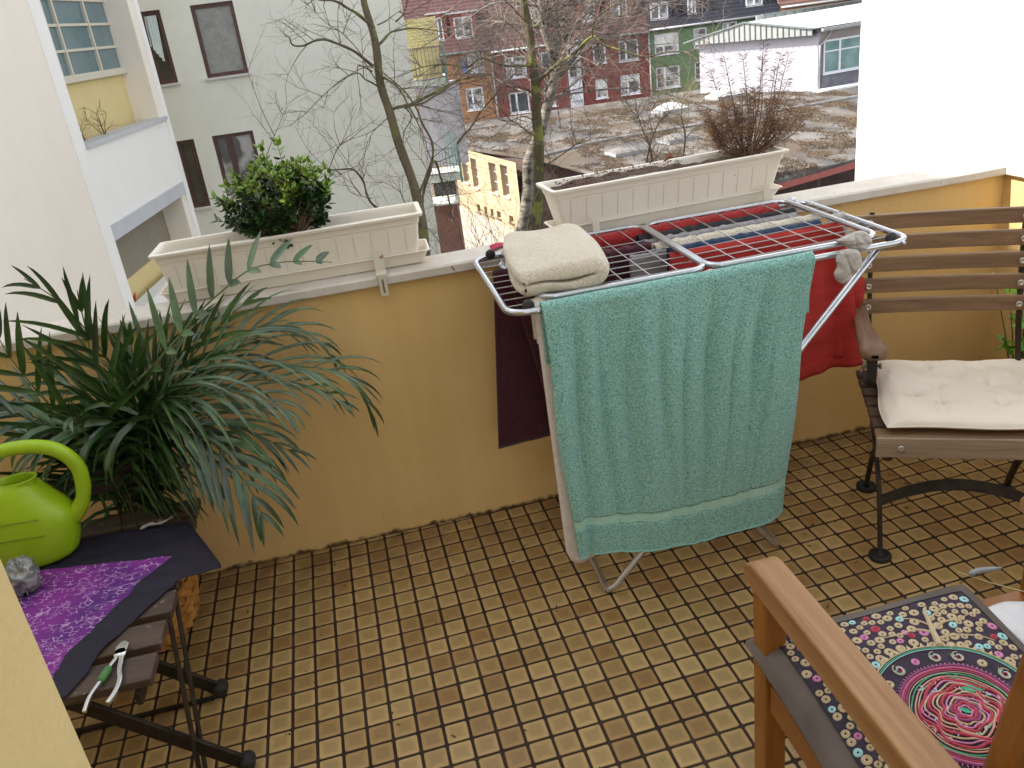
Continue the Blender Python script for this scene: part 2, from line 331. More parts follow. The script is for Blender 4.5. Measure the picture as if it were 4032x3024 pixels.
# -- wing with loggia (left) --
W=FR((-3.398,11.602),8)
def zc(z): return 1.67351+(z-1.67351)*ZS   # measured at 12.8 m, built at 14.7 m
wg=thing('neighbour_wing','white and cream house wing with open loggias on the left','building',(-4,12,-8))
S=lambda s:s*ZS
m=MB();W.wall(m,-16,S(.23)-.36,-8,8.3,[]);W.box(m,-16,S(3.8),-8,8.3,-7,-1.6);m.build('wall',CRM,wg)
zt=zc(.62);zb=zc(-.50);zl=zc(-.70)
m=MB()
W.box(m,-.36+S(.23),S(.23),-8,8.3,-.6,.03)     # near pier
W.box(m,S(3.70),S(3.88),-8,8.3,-.5,.03)         # far pier
for k in(-2,-1,0,2):
    d=k*(zc(.62)-zc(-1.85));W.box(m,S(.23),S(3.70),zb+d+.002,zt+d,-.30,.0)
m.build('pier',WHT,wg)
m=MB();W.box(m,S(.23)+.003,S(3.70)-.003,zt-.02,zt+.05,-.34,.07);W.box(m,S(.23)+.003,S(3.70)-.003,zl-.02,zb,-.34,.03);m.build('ledge',mat('grey_ledge',(.50,.52,.56),(.56,.58,.62),.5,scale=2),wg)
m=MB();W.box(m,S(.23),S(3.70),-8,8.3,-1.3,-.5);m.build('back_wall',plaster('loggia_yellow',(.68,.56,.27),(.72,.60,.31),bump=.1),wg)
m=MB();W.box(m,S(3.5),S(3.70),-8,8.3,-.5,-.02);m.build('reveal',CRM,wg)
# loggia glazing with bars
m=MB();z0=zc(1.50);PO=-.5
for s_ in(1.14,1.50,2.60,3.60): W.box(m,S(s_)-.03,S(s_)+.03,z0,8,PO,PO+.07)
for k in range(8):
    zz=zc(1.53+.355*k);W.box(m,S(.24),S(3.5),zz-.022,zz+.022,PO+.003,PO+.06)
W.box(m,S(.24),S(3.5),z0-.06,z0+.02,PO,PO+.12)
gf=m.build('window',mat('cream_frame',(.62,.58,.48),rough=.5),wg)
m=MB();W.box(m,S(.24),S(3.5),z0,8,PO-.3,PO+.02);m.build('pane',mat('teal_glass',(.10,.17,.19),(.16,.24,.26),.15,scale=.6,spec=.6),gf)
m=MB();W.box(m,S(.24),S(3.5),zc(-1.55),zl-.02,PO,PO+.03);m.build('curtain',mat('brown_curtain',(.23,.20,.15),(.28,.25,.19),.7,scale=30,stretch=(1,1,.05)),wg)
put(wg)
# twiggy plant on loggia ledge
def twig(m,p,d,L,r,depth,R_,bend=.35,nsub=3,droop=0,n=4):
    pts=[p];dd=d.normalized();q=p.copy();k=4
    for i in range(k):
        dd=(dd+Vector((R_.uniform(-1,1),R_.uniform(-1,1),R_.uniform(-1,1)-droop))*bend*.4).normalized();q=q+dd*L/k;pts.append(q.copy())
    m.tube(pts,[r*(1-.6*i/k) for i in range(k+1)],n,cap=False)
    if depth>0:
        for j in range(nsub):
            i=R_.randint(1,k);a=(pts[i]-pts[i-1]).normalized();s=a.orthogonal().normalized();s.rotate(Matrix.Rotation(R_.uniform(0,6.28),3,a))
            twig(m,pts[i],(a*.8+s*R_.uniform(.5,1)),L*R_.uniform(.45,.75),r*.55,depth-1,R_,bend,nsub,droop,n)
R2=random.Random(3)
for s_,lb in((.85,'nearer clump of leafless brown twigs on the ledge of the left loggia'),(1.5,'farther clump of leafless brown twigs on the ledge of the left loggia')):
    m=MB()
    for k in range(4): twig(m,W(S(s_),-.22,zc(.60)),Vector((R2.uniform(-.5,.5),R2.uniform(-.2,.2),1)),.42,.012,2,R2,.5)
    tag(m.build('bare_twigs',mat('twig_brown',(.20,.12,.06),(.28,.18,.10),.8)),lb,'plant','bare twigs on the loggia ledge')
# -- green-grey house --
Gp=(-.744,18.115);G=FR(Gp,91)
gh=thing('grey_green_house','pale grey green house with dark brown framed windows behind the bare tree','building',(-.7,19,-8))
GG=plaster('grey_green_plaster',(.72,.735,.66),(.77,.78,.71),bump=.12)
w1=(-1.18,-.37,1.12,2.46);w2=(-1.38,-.56,-1.22,.02);w3=(-2.12,-1.74,1.12,2.46);w4=(-2.09,-1.74,-1.36,.02)
hs_=[(S(a),S(b),zc(c),zc(d)) for a,b,c,d in(w1,w2,w3,w4)]
m=MB();G.wall(m,-9,S(2.86),-8,9,hs_,.16);G.box(m,-9,S(2.86),-8,9,-6,-.5);G.box(m,S(2.86)-.01,S(2.86),-8,9,-.5,-.001);m.build('wall',GG,gh)
OBS=mat('obscured_glass',(.24,.25,.245),(.32,.33,.32),.3,scale=6,bump=.8,bscale=22,bdist=.01)
DGL=mat('dark_glass',(.035,.035,.035),(.09,.085,.08),.08,scale=1.0,spec=.8)
for h,g_ in zip(hs_,(OBS,GLS2,DGL,DGL)):
    G.window(h,gh,FRB,g_,.12,.085,0,sill=mat('pale_sill',(.6,.6,.58),rough=.7))
# curtain in the window at top left
def curt(u,v):
    a,b,c,d=hs_[2];return G(a+.04+(b-a)*.62*u*(1-.25*v)+.02*math.sin(u*26),-.075+.018*math.sin(u*26+v),d-.1-v*(.62+.35*u))
m=MB();m.grid(curt,30,12);m.build('curtain',mat('pale_curtain',(.68,.78,.80),(.74,.83,.85),.7,scale=8),gh)
m=MB();a,b,c,d=hs_[1];G.box(m,a+.30,a+.42,c+.05,d-.1,-.1,-.055);m.build('mullion',FRB,gh)
put(gh)
# -- balcony tower beyond the grey-green house --
B=FR((3.314,24.341),100)
bt=thing('balcony_tower','stack of pale balconies with yellow privacy screen and green posts beside the grey green house','balcony',(3.3,24.3,-8))
YS=mat('screen_mat',(.66,.58,.26),(.72,.65,.34),.75,scale=20,stretch=(1,1,.1),bump=.4,bscale=90)
GRN=mat('green_paint',(.13,.26,.20),(.19,.32,.25),.6,scale=9)
m=MB();B.box(m,-.22,.73,.90,1.72,-.02,.0);B.box(m,-.22,.71,-.02,.90,-.02,.0)
for k in range(9):
    z=.9+.09*k;B.box(m,-.22,.73,z,z+.004,.0,.006)
m.build('privacy_screen',YS,bt)
GM=mat('grey_steel',(.16,.16,.16),(.24,.24,.23),.5,metal=.4)
def railing(s0,s1,z0,z1,o,n,name='railing'):
    m=MB();B.box(m,s0,s1,z1-.03,z1,o,o+.04);B.box(m,s0,s1,z0,z0+.03,o,o+.04)
    for k in range(n+1):
        x=s0+(s1-s0)*k/n;B.box(m,x-.009,x+.009,z0+.03,z1-.03,o+.01,o+.03)
    return m.build(name,GM,bt)
railing(-.21,.71,.07,.89,.04,8)
railing(-.19,.74,-3.0,-2.2,.04,9)
m=MB();B.box(m,.78,.86,-.24,.93,-.03,.05);m.build('post',GRN,bt);m=MB();B.box(m,.80,.88,-3.35,-2.1,-.03,.05);m.build('post',GRN,bt)
m=MB();B.box(m,-.24,.80,-.28,-.02,-1.2,.03);m.build('slab',mat('pale_slab',(.55,.58,.52),(.62,.65,.6),.8),bt);m=MB();B.box(m,-.22,.80,-3.26,-3.0,-1.2,.05);m.build('slab',mat('pale_slab',(0,0,0)),bt)
m=MB();B.box(m,.36,.76,-2.95,-1.80,-.9,-.86);m.build('side_panel',mat('bluegrey_panel',(.24,.30,.31),(.30,.36,.37),.6),bt)
m=MB();B.box(m,-.3,1.1,-2.95,-.28,-1.6,-1.3);m.build('back_wall',mat('mauve_wall',(.33,.32,.36),(.40,.39,.44),.8),bt)
m=MB();B.box(m,-.22,.53,-4.0,-3.27,-1.4,-1.3);B.box(m,-.2,.35,-3.3,-3.27,-1.4,0);m.build('opening',mat('dark_opening',(.02,.02,.025)),bt)
put(bt)
# -- brick wall below it --
def brick(name,c1,c2,mortar,sc,rough=.85):
    N=NT(name);tc=N.n('ShaderNodeTexCoord');br=N.n('ShaderNodeTexBrick');br.inputs['Scale'].default_value=sc;br.inputs['Color1'].default_value=V3(c1);br.inputs['Color2'].default_value=V3(c2);br.inputs['Mortar'].default_value=V3(mortar)
    br.inputs['Mortar Size'].default_value=.02;mp=N.n('ShaderNodeMapping');mp.inputs['Rotation'].default_value=(R(90),0,R(10));N.l(tc.outputs['Object'],mp.inputs[0]);N.l(mp.outputs[0],br.inputs[0]);N.l(br.outputs[0],N.b.inputs['Base Color']);N.b.inputs['Roughness'].default_value=rough
    MATS[name]=N.m;return N.m
bw=thing('brick_wall','low dark red brick wall below the balconies behind the tree trunk','wall',(3.4,24.2,-8))
m=MB();B.box(m,-.3,.56,-8,-4.02,-1.2,-.05);m.build('wall',brick('red_brick',(.15,.06,.045),(.22,.09,.06),(.12,.09,.08),9),bw)
m=MB();B.box(m,-.33,.6,-4.03,-3.97,-1.23,-.0);m.build('coping',mat('pale_slab',(0,0,0)),bw);put(bw)
# -- terrace houses --
H=FR((16.356,57.46),100)
def facade_mat(n,c1,c2,bsc=None): return mat(n,c1,c2,.85,scale=1.1,detail=6,bump=.5,bscale=14,bdist=.02)
def roof_mat(n,c1,c2):
    N=NT(n);tc=N.n('ShaderNodeTexCoord');wv=N.n('ShaderNodeTexWave');wv.wave_type='BANDS';wv.bands_direction='Z';wv.inputs['Scale'].default_value=1.3;wv.inputs['Distortion'].default_value=.6;wv.inputs['Detail'].default_value=2;wv.inputs['Detail Scale'].default_value=6
    N.l(tc.outputs['Object'],wv.inputs[0]);r=N.n('ShaderNodeValToRGB');r.color_ramp.elements[0].color=V3(c1);r.color_ramp.elements[1].color=V3(c2);N.l(wv.outputs[0],r.inputs[0]);N.l(r.outputs[0],N.b.inputs['Base Color']);N.b.inputs['Roughness'].default_value=.6
    bp=N.n('ShaderNodeBump');bp.inputs['Distance'].default_value=.1;bp.inputs['Strength'].default_value=.8;N.l(wv.outputs[0],bp.inputs['Height']);N.l(bp.outputs[0],N.b.inputs['Normal']);return N.m
RRED=roof_mat('red_roof',(.045,.018,.018),(.10,.038,.035));RBLK=roof_mat('slate_roof',(.005,.006,.012),(.014,.016,.028))
def house(name,label,s0,s1,eave,wm,rm,wins,dorms,dorm_m,roof_h=7):
    t=thing(name,label,'house',tuple(H((s0+s1)/2,0,-8)))
    m=MB();H.wall(m,s0+.004,s1-.004,-8,eave,[(a,b,c,d) for a,b,c,d in[w[:4] for w in wins]],.2);m.build('wall',wm,t)
    m=MB();H.box(m,s0+.004,s1-.004,-8,eave,-9,-.5);m.build('core',wm,t)
    m=MB();k=.95;m.add([H(s0,.25,eave-.05),H(s1,.25,eave-.05),H(s1,-roof_h/k,eave+roof_h),H(s0,-roof_h/k,eave+roof_h),H(s0,.25,eave-.2),H(s1,.25,eave-.2),H(s1,-roof_h/k,eave+roof_h-.3),H(s0,-roof_h/k,eave+roof_h-.3)],[(0,1,2,3),(4,7,6,5),(0,4,5,1),(1,5,6,2),(3,2,6,7),(0,3,7,4)])
    rf=m.build('roof',rm,t)
    m=MB();m.tube([H(s0+.01,.32,eave-.08),H(s1-.01,.32,eave-.08)],.08,6);m.build('gutter',mat('zinc',(.28,.29,.31),(.36,.37,.39),.45,metal=.3),t)
    for w_ in wins:
        bl=w_[5] if len(w_)>5 else 0
        H.window(w_[:4],t,FRW,(GLS,GLS2)[w_[4]&1],.14,.11,0 if (w_[1]-w_[0])<1.05 else 1,bars=2 if w_[4]&2 else 0,split=.38)
        if bl:
            mm=MB();H.box(mm,w_[0]+.12,w_[1]-.12,w_[3]-.1-(w_[3]-w_[2])*bl,w_[3]-.1,-.115,-.095);mm.build('blind',mat('blind',(.62,.63,.60),rough=.8),t)
    for a,b,c,d in dorms:
        mm=MB();dep=(c-eave)*1.06+.5;H.box(mm,a-.28,b+.28,c-.35,d+.25,-dep-3,-dep+.55);dm=mm.build('dormer',dorm_m,t)
        mm=MB();H.box(mm,a-.5,b+.5,d+.252,d+.36,-dep-3,-dep+.85);mm.build('dormer_roof',mat('dormer_lid',(.42,.44,.47),(.55,.56,.58),.6),dm)
        H.window((a,b,c,d),t,FRW,GLS2,.05,.1,1,o=-dep+.62,split=.5)
    put(t);return t
OR=facade_mat('orange_render',(.29,.145,.07),(.34,.175,.09));RD=facade_mat('dark_red_render',(.145,.034,.032),(.185,.047,.042));GN=facade_mat('green_render',(.095,.17,.085),(.12,.20,.105));TR=facade_mat('terracotta_render',(.42,.22,.13),(.5,.28,.18))
DR=mat('dormer_red',(.25,.04,.03),(.30,.06,.045),.7)
house('terrace_house','orange rendered terrace house with dark red tiled roof beyond the bare tree',-16,-4.6,-.72,OR,RRED,
 [(-8.75,-7.85,-2.32,-.97,0),(-6.3,-5.15,-2.32,-.92,1),(-8.57,-7.72,-4.83,-3.36,0),(-6.76,-5.5,-4.83,-3.27,1),(-8.5,-7.78,-6.6,-5.72,0),(-6.77,-5.5,-6.63,-5.65,1),(-11.5,-10.4,-4.83,-3.3,0)],[(-8.4,-7.75,.15,1.65),(-6.95,-5.65,.1,1.5)],DR)
house('terrace_house','dark red rendered terrace house behind the two mossy trunks',-4.6,6.62,-.98,RD,RRED,
 [(-3.7,-2.2,-3.0,-1.54,1),(-3.7,-2.24,-5.44,-3.97,0),(-1.13,-.3,-2.95,-1.5,0),(-1.16,-.25,-5.28,-3.93,1),(2.6,3.52,-2.76,-1.46,0),(4.43,5.84,-2.84,-1.42,0),(2.6,3.47,-5.16,-3.83,1,.5),(4.42,5.83,-5.14,-3.75,1,.3)],[(-1.9,-.9,.1,1.4),(2.2,3.1,.1,1.4),(4.2,5.4,.1,1.5)],DR)
house('terrace_house','green rendered terrace house with blue black slate roof at upper right',6.62,15.9,-.90,GN,RBLK,
 [(7.0,8.72,-2.72,-1.32,1,.55),(7.0,8.72,-5.04,-3.55,3),(9.79,10.75,-2.6,-1.26,3),(9.79,10.75,-4.8,-3.5,2),(11.84,12.9,-2.6,-1.12,1)],[(6.9,8.15,-.37,.75),(9.55,10.15,-.28,.75),(13.67,14.85,-.3,1.0)],mat('slate_cheek',(.02,.022,.035),(.04,.045,.07),.6))
house('terrace_house','terracotta rendered terrace house with brown roof beyond the green one',15.9,23,-.55,TR,roof_mat('brown_roof',(.07,.035,.03),(.15,.075,.06)),[(18,19.4,-2.0,-.95,1),(21,22.2,-2.0,-.95,0)],[],TR)
# white stair bay of the red house
st=thing('stairwell_bay','white arched stairwell strip running up the dark red terrace house','building part',tuple(H(1.2,0,-8)))
m=MB();H.box(m,.72,1.66,-7,-1.55,-.1,.10)
m.add([H(1.19+.47*math.cos(a),o,-1.55+.3*math.sin(a)) for o in(-.1,.10) for a in[PI*k/10 for k in range(11)]],[tuple(range(11)),tuple(range(11,22))[::-1]]+[(k,k+1,k+12,k+11) for k in range(10)])
m.build('surround',mat('stair_white',(.50,.52,.60),(.60,.62,.68),.7,scale=4),st)
for c,d in((-3.4,-2.75),):
    mm=MB();H.box(mm,.84,1.30,c,d,.10,.12);mm.build('window',GLS,st)
for z in(-2.7,-3.5,-4.3,-5.1):
    mm=MB();H.box(mm,.80,1.58,z,z+.05,.10,.14);mm.build('transom',mat('stair_grey',(.25,.26,.33),(.3,.3,.36),.6),st)
put(st)
dp=MB()
for s_ in(-4.6,6.6): dp.tube([H(s_,.12,-.9),H(s_,.12,-7.5)],.07,6)
# each downpipe on its own
for s_,lb in((-4.6,'pale downpipe on the seam between the orange and the dark red terrace house'),(6.6,'pale downpipe on the seam between the dark red and the green terrace house')):
    d_=MB();d_.tube([H(s_,.12,-1.0),H(s_,.12,-7.5)],.07,6);tag(d_.build('downpipe',mat('zinc',(0,0,0))),lb,'pipe','downpipes on the terrace houses')
sk=MB();sk.add([H(-12.5,-1.0,.7),H(-11.3,-1.0,.7),H(-11.3,-2.3,2.0),H(-12.5,-2.3,2.0)],[(0,1,2,3)])
# blue awning at one window
aw=MB();H.box(aw,-6.75,-6.42,-2.35,-1.15,.05,.12);tag(aw.build('sunshade',mat('blue_cloth',(.06,.12,.33),(.09,.16,.4),.7)),'small blue cloth hanging beside a window of the orange house','cloth')
# brick building far right
K=FR(tuple(H(23,-4,0))[:2],100)
kb=thing('brick_building','pale pink brick building rising behind the metal roofed house','building',tuple(K(3,0,-8)))
m=MB();K.box(m,-1.2,14,-8,8,-6,0);m.build('wall',brick('pink_brick',(.50,.30,.24),(.60,.40,.33),(.55,.50,.46),3),kb)
K.window((9.0,10.3,-.8,1.2),kb,FRW,GLS,-.02,.1,1,o=.02);put(kb)
# -- outbuilding with the flat roof --
Y=FR((6.144,41.712),167.5)
ob=thing('flat_roofed_outbuilding','long flat roofed outbuilding with sunlit yellow brick end wall and tall barred windows','building',(9,35,-8))
YB=brick('yellow_brick',(.36,.26,.15),(.41,.30,.175),(.38,.31,.22),4)
yh=[(1.0,1.83,-6.45,-5.10),(2.33,3.1,-6.54,-5.06),(4.72,5.6,-6.48,-5.02),(6.13,6.95,-6.46,-4.98),(2.4,2.85,-7.84,-7.42),(3.37,3.77,-7.8,-7.4),(4.22,4.6,-7.77,-7.38),(5.0,5.5,-7.72,-7.36),(6.5,7.0,-7.68,-7.34)]
m=MB();Y.wall(m,-.1,8.0,-8.05,-4.70,yh,.3);m.build('wall',YB,ob)
DGW=mat('old_glass',(.10,.07,.055),(.18,.13,.10),.35,scale=4)
for i,h in enumerate(yh): Y.window(h,ob,mat('light_bar',(.42,.42,.44),rough=.6) if i<4 else DGW,DGW,.25,.03,0,bars=(2 if i<4 else 0),sill=True)
RP=[(6.0,41.3),(8.85,33.3),(9.75,28.2),(11.3,21.7),(14.3,22.12),(20.8,24.3),(35,29),(32,42),(23.5,48.5),(12.7,49.4),(5.6,49.4)]
m=MB();m.prism([(8.45,34.1),(12.2,33.2),(15,27.5),(21,28),(34,31.5),(31,41),(23,47.6),(12.7,48.6),(6.3,48.6),(6.35,42.9)],-8,-4.74);m.build('rear_wall',mat('shaded_brown_wall',(.07,.045,.04),(.11,.07,.06),.85,scale=2),ob)  # brown darkened so the colour carries the shade under the roof
def roofmat():
    N=NT('flat_roof_felt');tc=N.n('ShaderNodeTexCoord');b=N.b;b.inputs['Roughness'].default_value=.9
    n1=N.n('ShaderNodeTexNoise');n1.inputs['Scale'].default_value=.55;n1.inputs['Detail'].default_value=6;mp=N.n('ShaderNodeMapping');mp.inputs['Scale'].default_value=(1.3,.6,1);mp.inputs['Rotation'].default_value=(0,0,R(12));N.l(tc.outputs['Object'],mp.inputs[0]);N.l(mp.outputs[0],n1.inputs[0])
    r=N.n('ShaderNodeValToRGB');r.color_ramp.elements[0].color=(.07,.066,.066,1);r.color_ramp.elements[1].color=(.15,.14,.128,1);r.color_ramp.elements[0].position=.42;r.color_ramp.elements[1].position=.6;N.l(n1.outputs[0],r.inputs[0])
    n2=N.n('ShaderNodeTexNoise');n2.inputs['Scale'].default_value=4.5;n2.inputs['Detail'].default_value=5;n2.inputs['Roughness'].default_value=.8;N.l(mp.outputs[0],n2.inputs[0])
    n3=N.n('ShaderNodeTexNoise');n3.inputs['Scale'].default_value=.28;n3.inputs['Detail'].default_value=3;N.l(tc.outputs['Object'],n3.inputs[0])
    ad=N.n('ShaderNodeMath');ad.operation='ADD';N.l(n2.outputs[0],ad.inputs[0]);N.l(n3.outputs[0],ad.inputs[1])
    r2=N.n('ShaderNodeValToRGB');r2.color_ramp.elements[0].position=.98;r2.color_ramp.elements[1].position=1.0;r2.color_ramp.elements[0].position=.97
    mr=N.n('ShaderNodeMapRange');mr.inputs[1].default_value=1.0;mr.inputs[2].default_value=1.1;N.l(ad.outputs[0],mr.inputs[0])
    mx=N.n('ShaderNodeMix');mx.data_type='RGBA';N.l(mr.outputs[0],mx.inputs[0]);N.l(r.outputs[0],mx.inputs[6]);mx.inputs[7].default_value=(.085,.06,.04,1);N.l(mx.outputs[2],b.inputs['Base Color']);return N.m
m=MB();m.prism(RP,-4.70,-4.55);rf=m.build('roof',roofmat(),ob)
m=MB();P_=[(11.3,21.7),(14.3,22.12),(20.8,24.3)]
for a,b_ in zip(P_,P_[1:]): m.bar((a[0],a[1]-.03,-4.76),(b_[0],b_[1]-.03,-4.76),.05,.2)
m.build('fascia',mat('red_fascia',(.30,.07,.06),(.36,.10,.08),.6),ob)
for k,t_ in enumerate((.3,.75)):
    x=14.3+(20.8-14.3)*t_;y=22.12+(24.3-22.12)*t_;m=MB();m.box(x-.06,x+.06,y+.4,y+.52,-8,-4.71);m.build('post',mat('brown_post',(.09,.05,.04)),ob)
put(ob)
# moss tufts, leaves on the roof
R4=random.Random(11);m=MB()
from mathutils.geometry import intersect_point_tri_2d
def inpoly(x,y,P):
    c=False;j=len(P)-1
    for i in range(len(P)):
        if (P[i][1]>y)!=(P[j][1]>y) and x<(P[j][0]-P[i][0])*(y-P[i][1])/(P[j][1]-P[i][1])+P[i][0]: c=not c
        j=i
    return c
cnt=0
while cnt<42000:
    x=R4.uniform(6.5,30);y=R4.uniform(22,46)
    if not inpoly(x,y,RP): continue
    if noise.noise(Vector((x*.85,y*.33,3)))+.45*noise.noise(Vector((x*2.6,y*1.4,9)))<-.10+R4.uniform(0,.42): continue
    s=R4.uniform(.02,.062);a=R4.uniform(0,6.28);h=R4.uniform(.015,.06)
    c=[(x+s*math.cos(a+k*2.1)*R4.uniform(.6,1.3),y+s*math.sin(a+k*2.1)*R4.uniform(.6,1.3),-4.546+R4.uniform(0,h)) for k in range(3)]+[(x,y,-4.54+h)]
    m.add(c,[(0,1,3),(1,2,3),(2,0,3)]);cnt+=1
tag(m.build('roof_moss',mat('moss_tufts',(.050,.034,.022),(.10,.066,.038),.95,scale=.8,island=.45)),'brown moss tufts and dead leaves lying over the flat roof','moss',kind='stuff')
dm_=mat('dome_plastic',(.5,.51,.52),(.6,.6,.61),.35)
def dome(x,y,s,lb,a=.15,h=.4,mt=None):
    t=thing('skylight_dome',lb,'skylight',(x,y,-4.55),'skylight domes on the flat roof')
    M=Matrix.Translation((x,y,-4.55))@Matrix.Rotation(a,4,'Z')
    m=MB();m.box(-s,s,-s*.75,s*.75,0,.16,M);m.build('curb',mat('dome_curb',(.25,.25,.26),(.34,.34,.35),.8),t)
    def f(u,v):
        X=(u*2-1);Y_=(v*2-1);return M@Vector((X*s*.98,Y_*s*.73,.162+h*s*(1-abs(X)**2.6)*(1-abs(Y_)**2.6)))
    m=MB();m.grid(f,12,12);m.build('dome',mt or dm_,t);put(t)
dome(18.1,41.0,.82,'bright white skylight dome near the green house corner');dome(22.4,43.2,.95,'bright white skylight dome half hidden by the dried plant')
HM=mat('dull_hump',(.11,.105,.10),(.19,.18,.17),.85,scale=3);dome(12.0,30.9,.7,'low grey skylight hump on the near left of the flat roof',.15,.22,HM);dome(14.8,32.0,.75,'low grey skylight hump in the middle of the flat roof',.15,.22,HM);dome(16.2,28.2,.7,'low grey skylight hump just left of the dried plant stem',.15,.22,HM)
# ridges of roofing felt
for (a,b_) in (((9.5,38),(20,34)),((20,34),(33,36)),((10.6,33.6),(30,29.5))):
    pass
m=MB();m.tube(smooth_path([(8.6,33.2,-4.54),(10.8,34.2,-4.54),(13,35.0,-4.54),(18.4,35.2,-4.54),(27,36,-4.54)],6),.13,6);tag(m.build('roof_ridge',mat('ridge_felt',(.13,.125,.13),(.2,.19,.19),.9,scale=3)),'dark felt ridge running across the flat roof','roof ridge')
# -- metal roofed house --
Q=FR((23.331,48.925),149);Q2=FR((27.415,42.128),82)
mh=thing('metal_roofed_house','white house with ribbed grey metal roof edge standing on the flat roof','building',(26,46,-8))
WW=mat('white_render',(.33,.32,.37),(.36,.35,.40),.85,scale=2,bump=.1,bscale=20)
m=MB();Q.box(m,.05,8.0,-8,-1.72,-4,0);m.build('wall',WW,mh)
m=MB();Q2.box(m,.0,9,-8,-1.55,-4,-.02);m.build('side_wall',mat('shaded_side_grey',(.24,.22,.20),(.30,.27,.25),.85,scale=2),mh)  # side turned from the sun, its shade put into a darker wall colour
m=MB();Q2.box(m,.3,9,-4.75,-4.02,-.02,.06);m.build('lower_cladding',mat('slate_clad',(.09,.09,.11),(.15,.15,.18),.8,scale=3),mh)
# shed roof planes + ribbed fascia
rm=mat('metal_roof',(.62,.68,.68),(.70,.75,.75),.35,metal=.2)
A0=Q(-.7,.55,-1.70);A1=Q(3.65,.55,-.80);A2=Q(7.9,.55,-1.42);
fa0=Q(.05,.55,-1.86);fa2=Q(7.9,.55,-1.78)
m=MB();bk=Q2.t*9
m.add([A1,A2,A2+bk,A1+bk+Vector((0,0,.1)),A0],[(0,1,2,3),(0,3,4)])
m.add([A1+Vector((0,0,-.08)),A2+Vector((0,0,-.08)),A2+bk+Vector((0,0,-.08))],[(0,1,2)])
rfm=m.build('roof',rm,mh)
def top(s): return (-1.70+(s+.7)/4.35*.9) if s<3.65 else (-.80-(s-3.65)/4.25*.62)
m=MB()
for k in range(22):
    s0=.05+k*.357;s1=s0+.357
    m.add([Q(s0,.5,-1.86+.004*k),Q(s1,.5,-1.86+.004*k),Q(s1,.53,top(s1)),Q(s0,.53,top(s0)),Q(s0,.0,-1.86),Q(s1,.0,-1.86)],[(0,1,2,3),(0,4,5,1)])
m.build('fascia',mat('fascia_grey',(.26,.27,.26),(.32,.33,.32),.4,scale=2),mh)
m=MB()
for k in range(23):
    s0=.05+k*.357;m.bar(Q(s0,.53,-1.87+.004*k),Q(s0,.56,top(s0)),.05,.05,Q.n)
m.bar(Q(-.7,.58,-1.70),Q(3.65,.58,-.80),.09,.09);m.bar(Q(3.65,.58,-.80),Q(7.9,.58,-1.42),.09,.09)
m.build('seam',mat('seam_dark',(.10,.12,.12),(.16,.18,.18),.5),mh)
h=(.40,3.0,-3.98,-2.16);f=Q2.window(h,mh,FRW,mat('shop_glass',(.10,.20,.20),(.22,.34,.34),.08,scale=.9,spec=.8),.02,.1,1,o=.03,split=.43)
m=MB();Q2.box(m,.5,2.9,-2.82,-2.74,-.01,.05);m.build('transom',FRW,f)
m=MB();m.tube([Q2(.9,.1,-1.6),Q2(.75,.1,-1.9),Q2(.12,.1,-2.4),Q2(.1,.1,-4.7)],.06,6);m.build('downpipe',mat('zinc',(0,0,0)),mh)
m=MB();m.bar(Q2(0,.4,-1.56),Q2(9,.4,-1.5),.2,.16);m.build('gutter',mat('zinc',(0,0,0)),mh)
m=MB();Q2.box(m,-.25,9,-4.86,-4.74,-.02,.9);m.build('lower_ledge',mat('white_ledge',(.7,.7,.7),(.78,.78,.78),.7),mh)
# second seam strip of the roof behind
m=MB()
for k in range(10): m.bar(Q2(.6+k*.72,-5.5,-.62),Q2(.6+k*.72,-5.5,-1.1),.05,.05,Q2.n)
Q2.box(m,.3,9,-.66,-.58,-5.6,-5.4)
m.build('rear_seam',mat('seam_dark',(0,0,0)),mh)
m=MB();Q2.box(m,.0,9,-1.15,-.62,-5.7,-5.62);m.build('rear_fascia',mat('fascia_grey',(0,0,0)),mh)
put(mh);kk=(1.67351+4.55)/(1.67351+4.85);mh.location=Vector((.71035,-2.53357,1.67351)).lerp(mh.location,kk);mh.scale=(kk,kk,kk)
# -- ground --
m=MB();m.box(-120,160,2,200,-8.2,-8.0)
tag(m.build('ground',mat('yard_ground',(.10,.085,.07),(.19,.16,.12),.95,scale=.8,detail=8,bump=.5,bscale=4,bdist=.1)),kind='structure')
m=MB();m.prism([(5.2,42.5),(6.2,42),(8.0,34.3),(7.6,31.5),(3.8,33)],-7.997,-7.99);tag(m.build('path',mat('pale_path',(.34,.30,.24),(.40,.36,.30),.9,scale=3)),kind='structure')
m=MB();m.prism([(2.5,20),(12,19),(12.5,31),(4,32.9)],-7.998,-7.992);tag(m.build('yard_paving',mat('asphalt',(.11,.09,.085),(.16,.13,.125),.9,scale=2)),kind='structure')
# hedge strip low behind the parapet
R6=random.Random(5);m=MB()
for k in range(5000):
    x=R6.uniform(4,9.5);y=R6.uniform(26.5,28.0);z=-7.95+abs(R6.gauss(0,.35));s=.05;a=R6.uniform(0,6.28)
    m.add([(x,y,z),(x+s*math.cos(a),y+s*math.sin(a),z+R6.uniform(-.03,.05)),(x-s*math.sin(a),y+s*math.cos(a),z+.04)],[(0,1,2)])
tag(m.build('low_hedge',mat('hedge_leaf',(.03,.055,.02),(.06,.09,.035),.8,island=.4)),'low dark evergreen hedge along the yard behind the coping','hedge',kind='stuff')
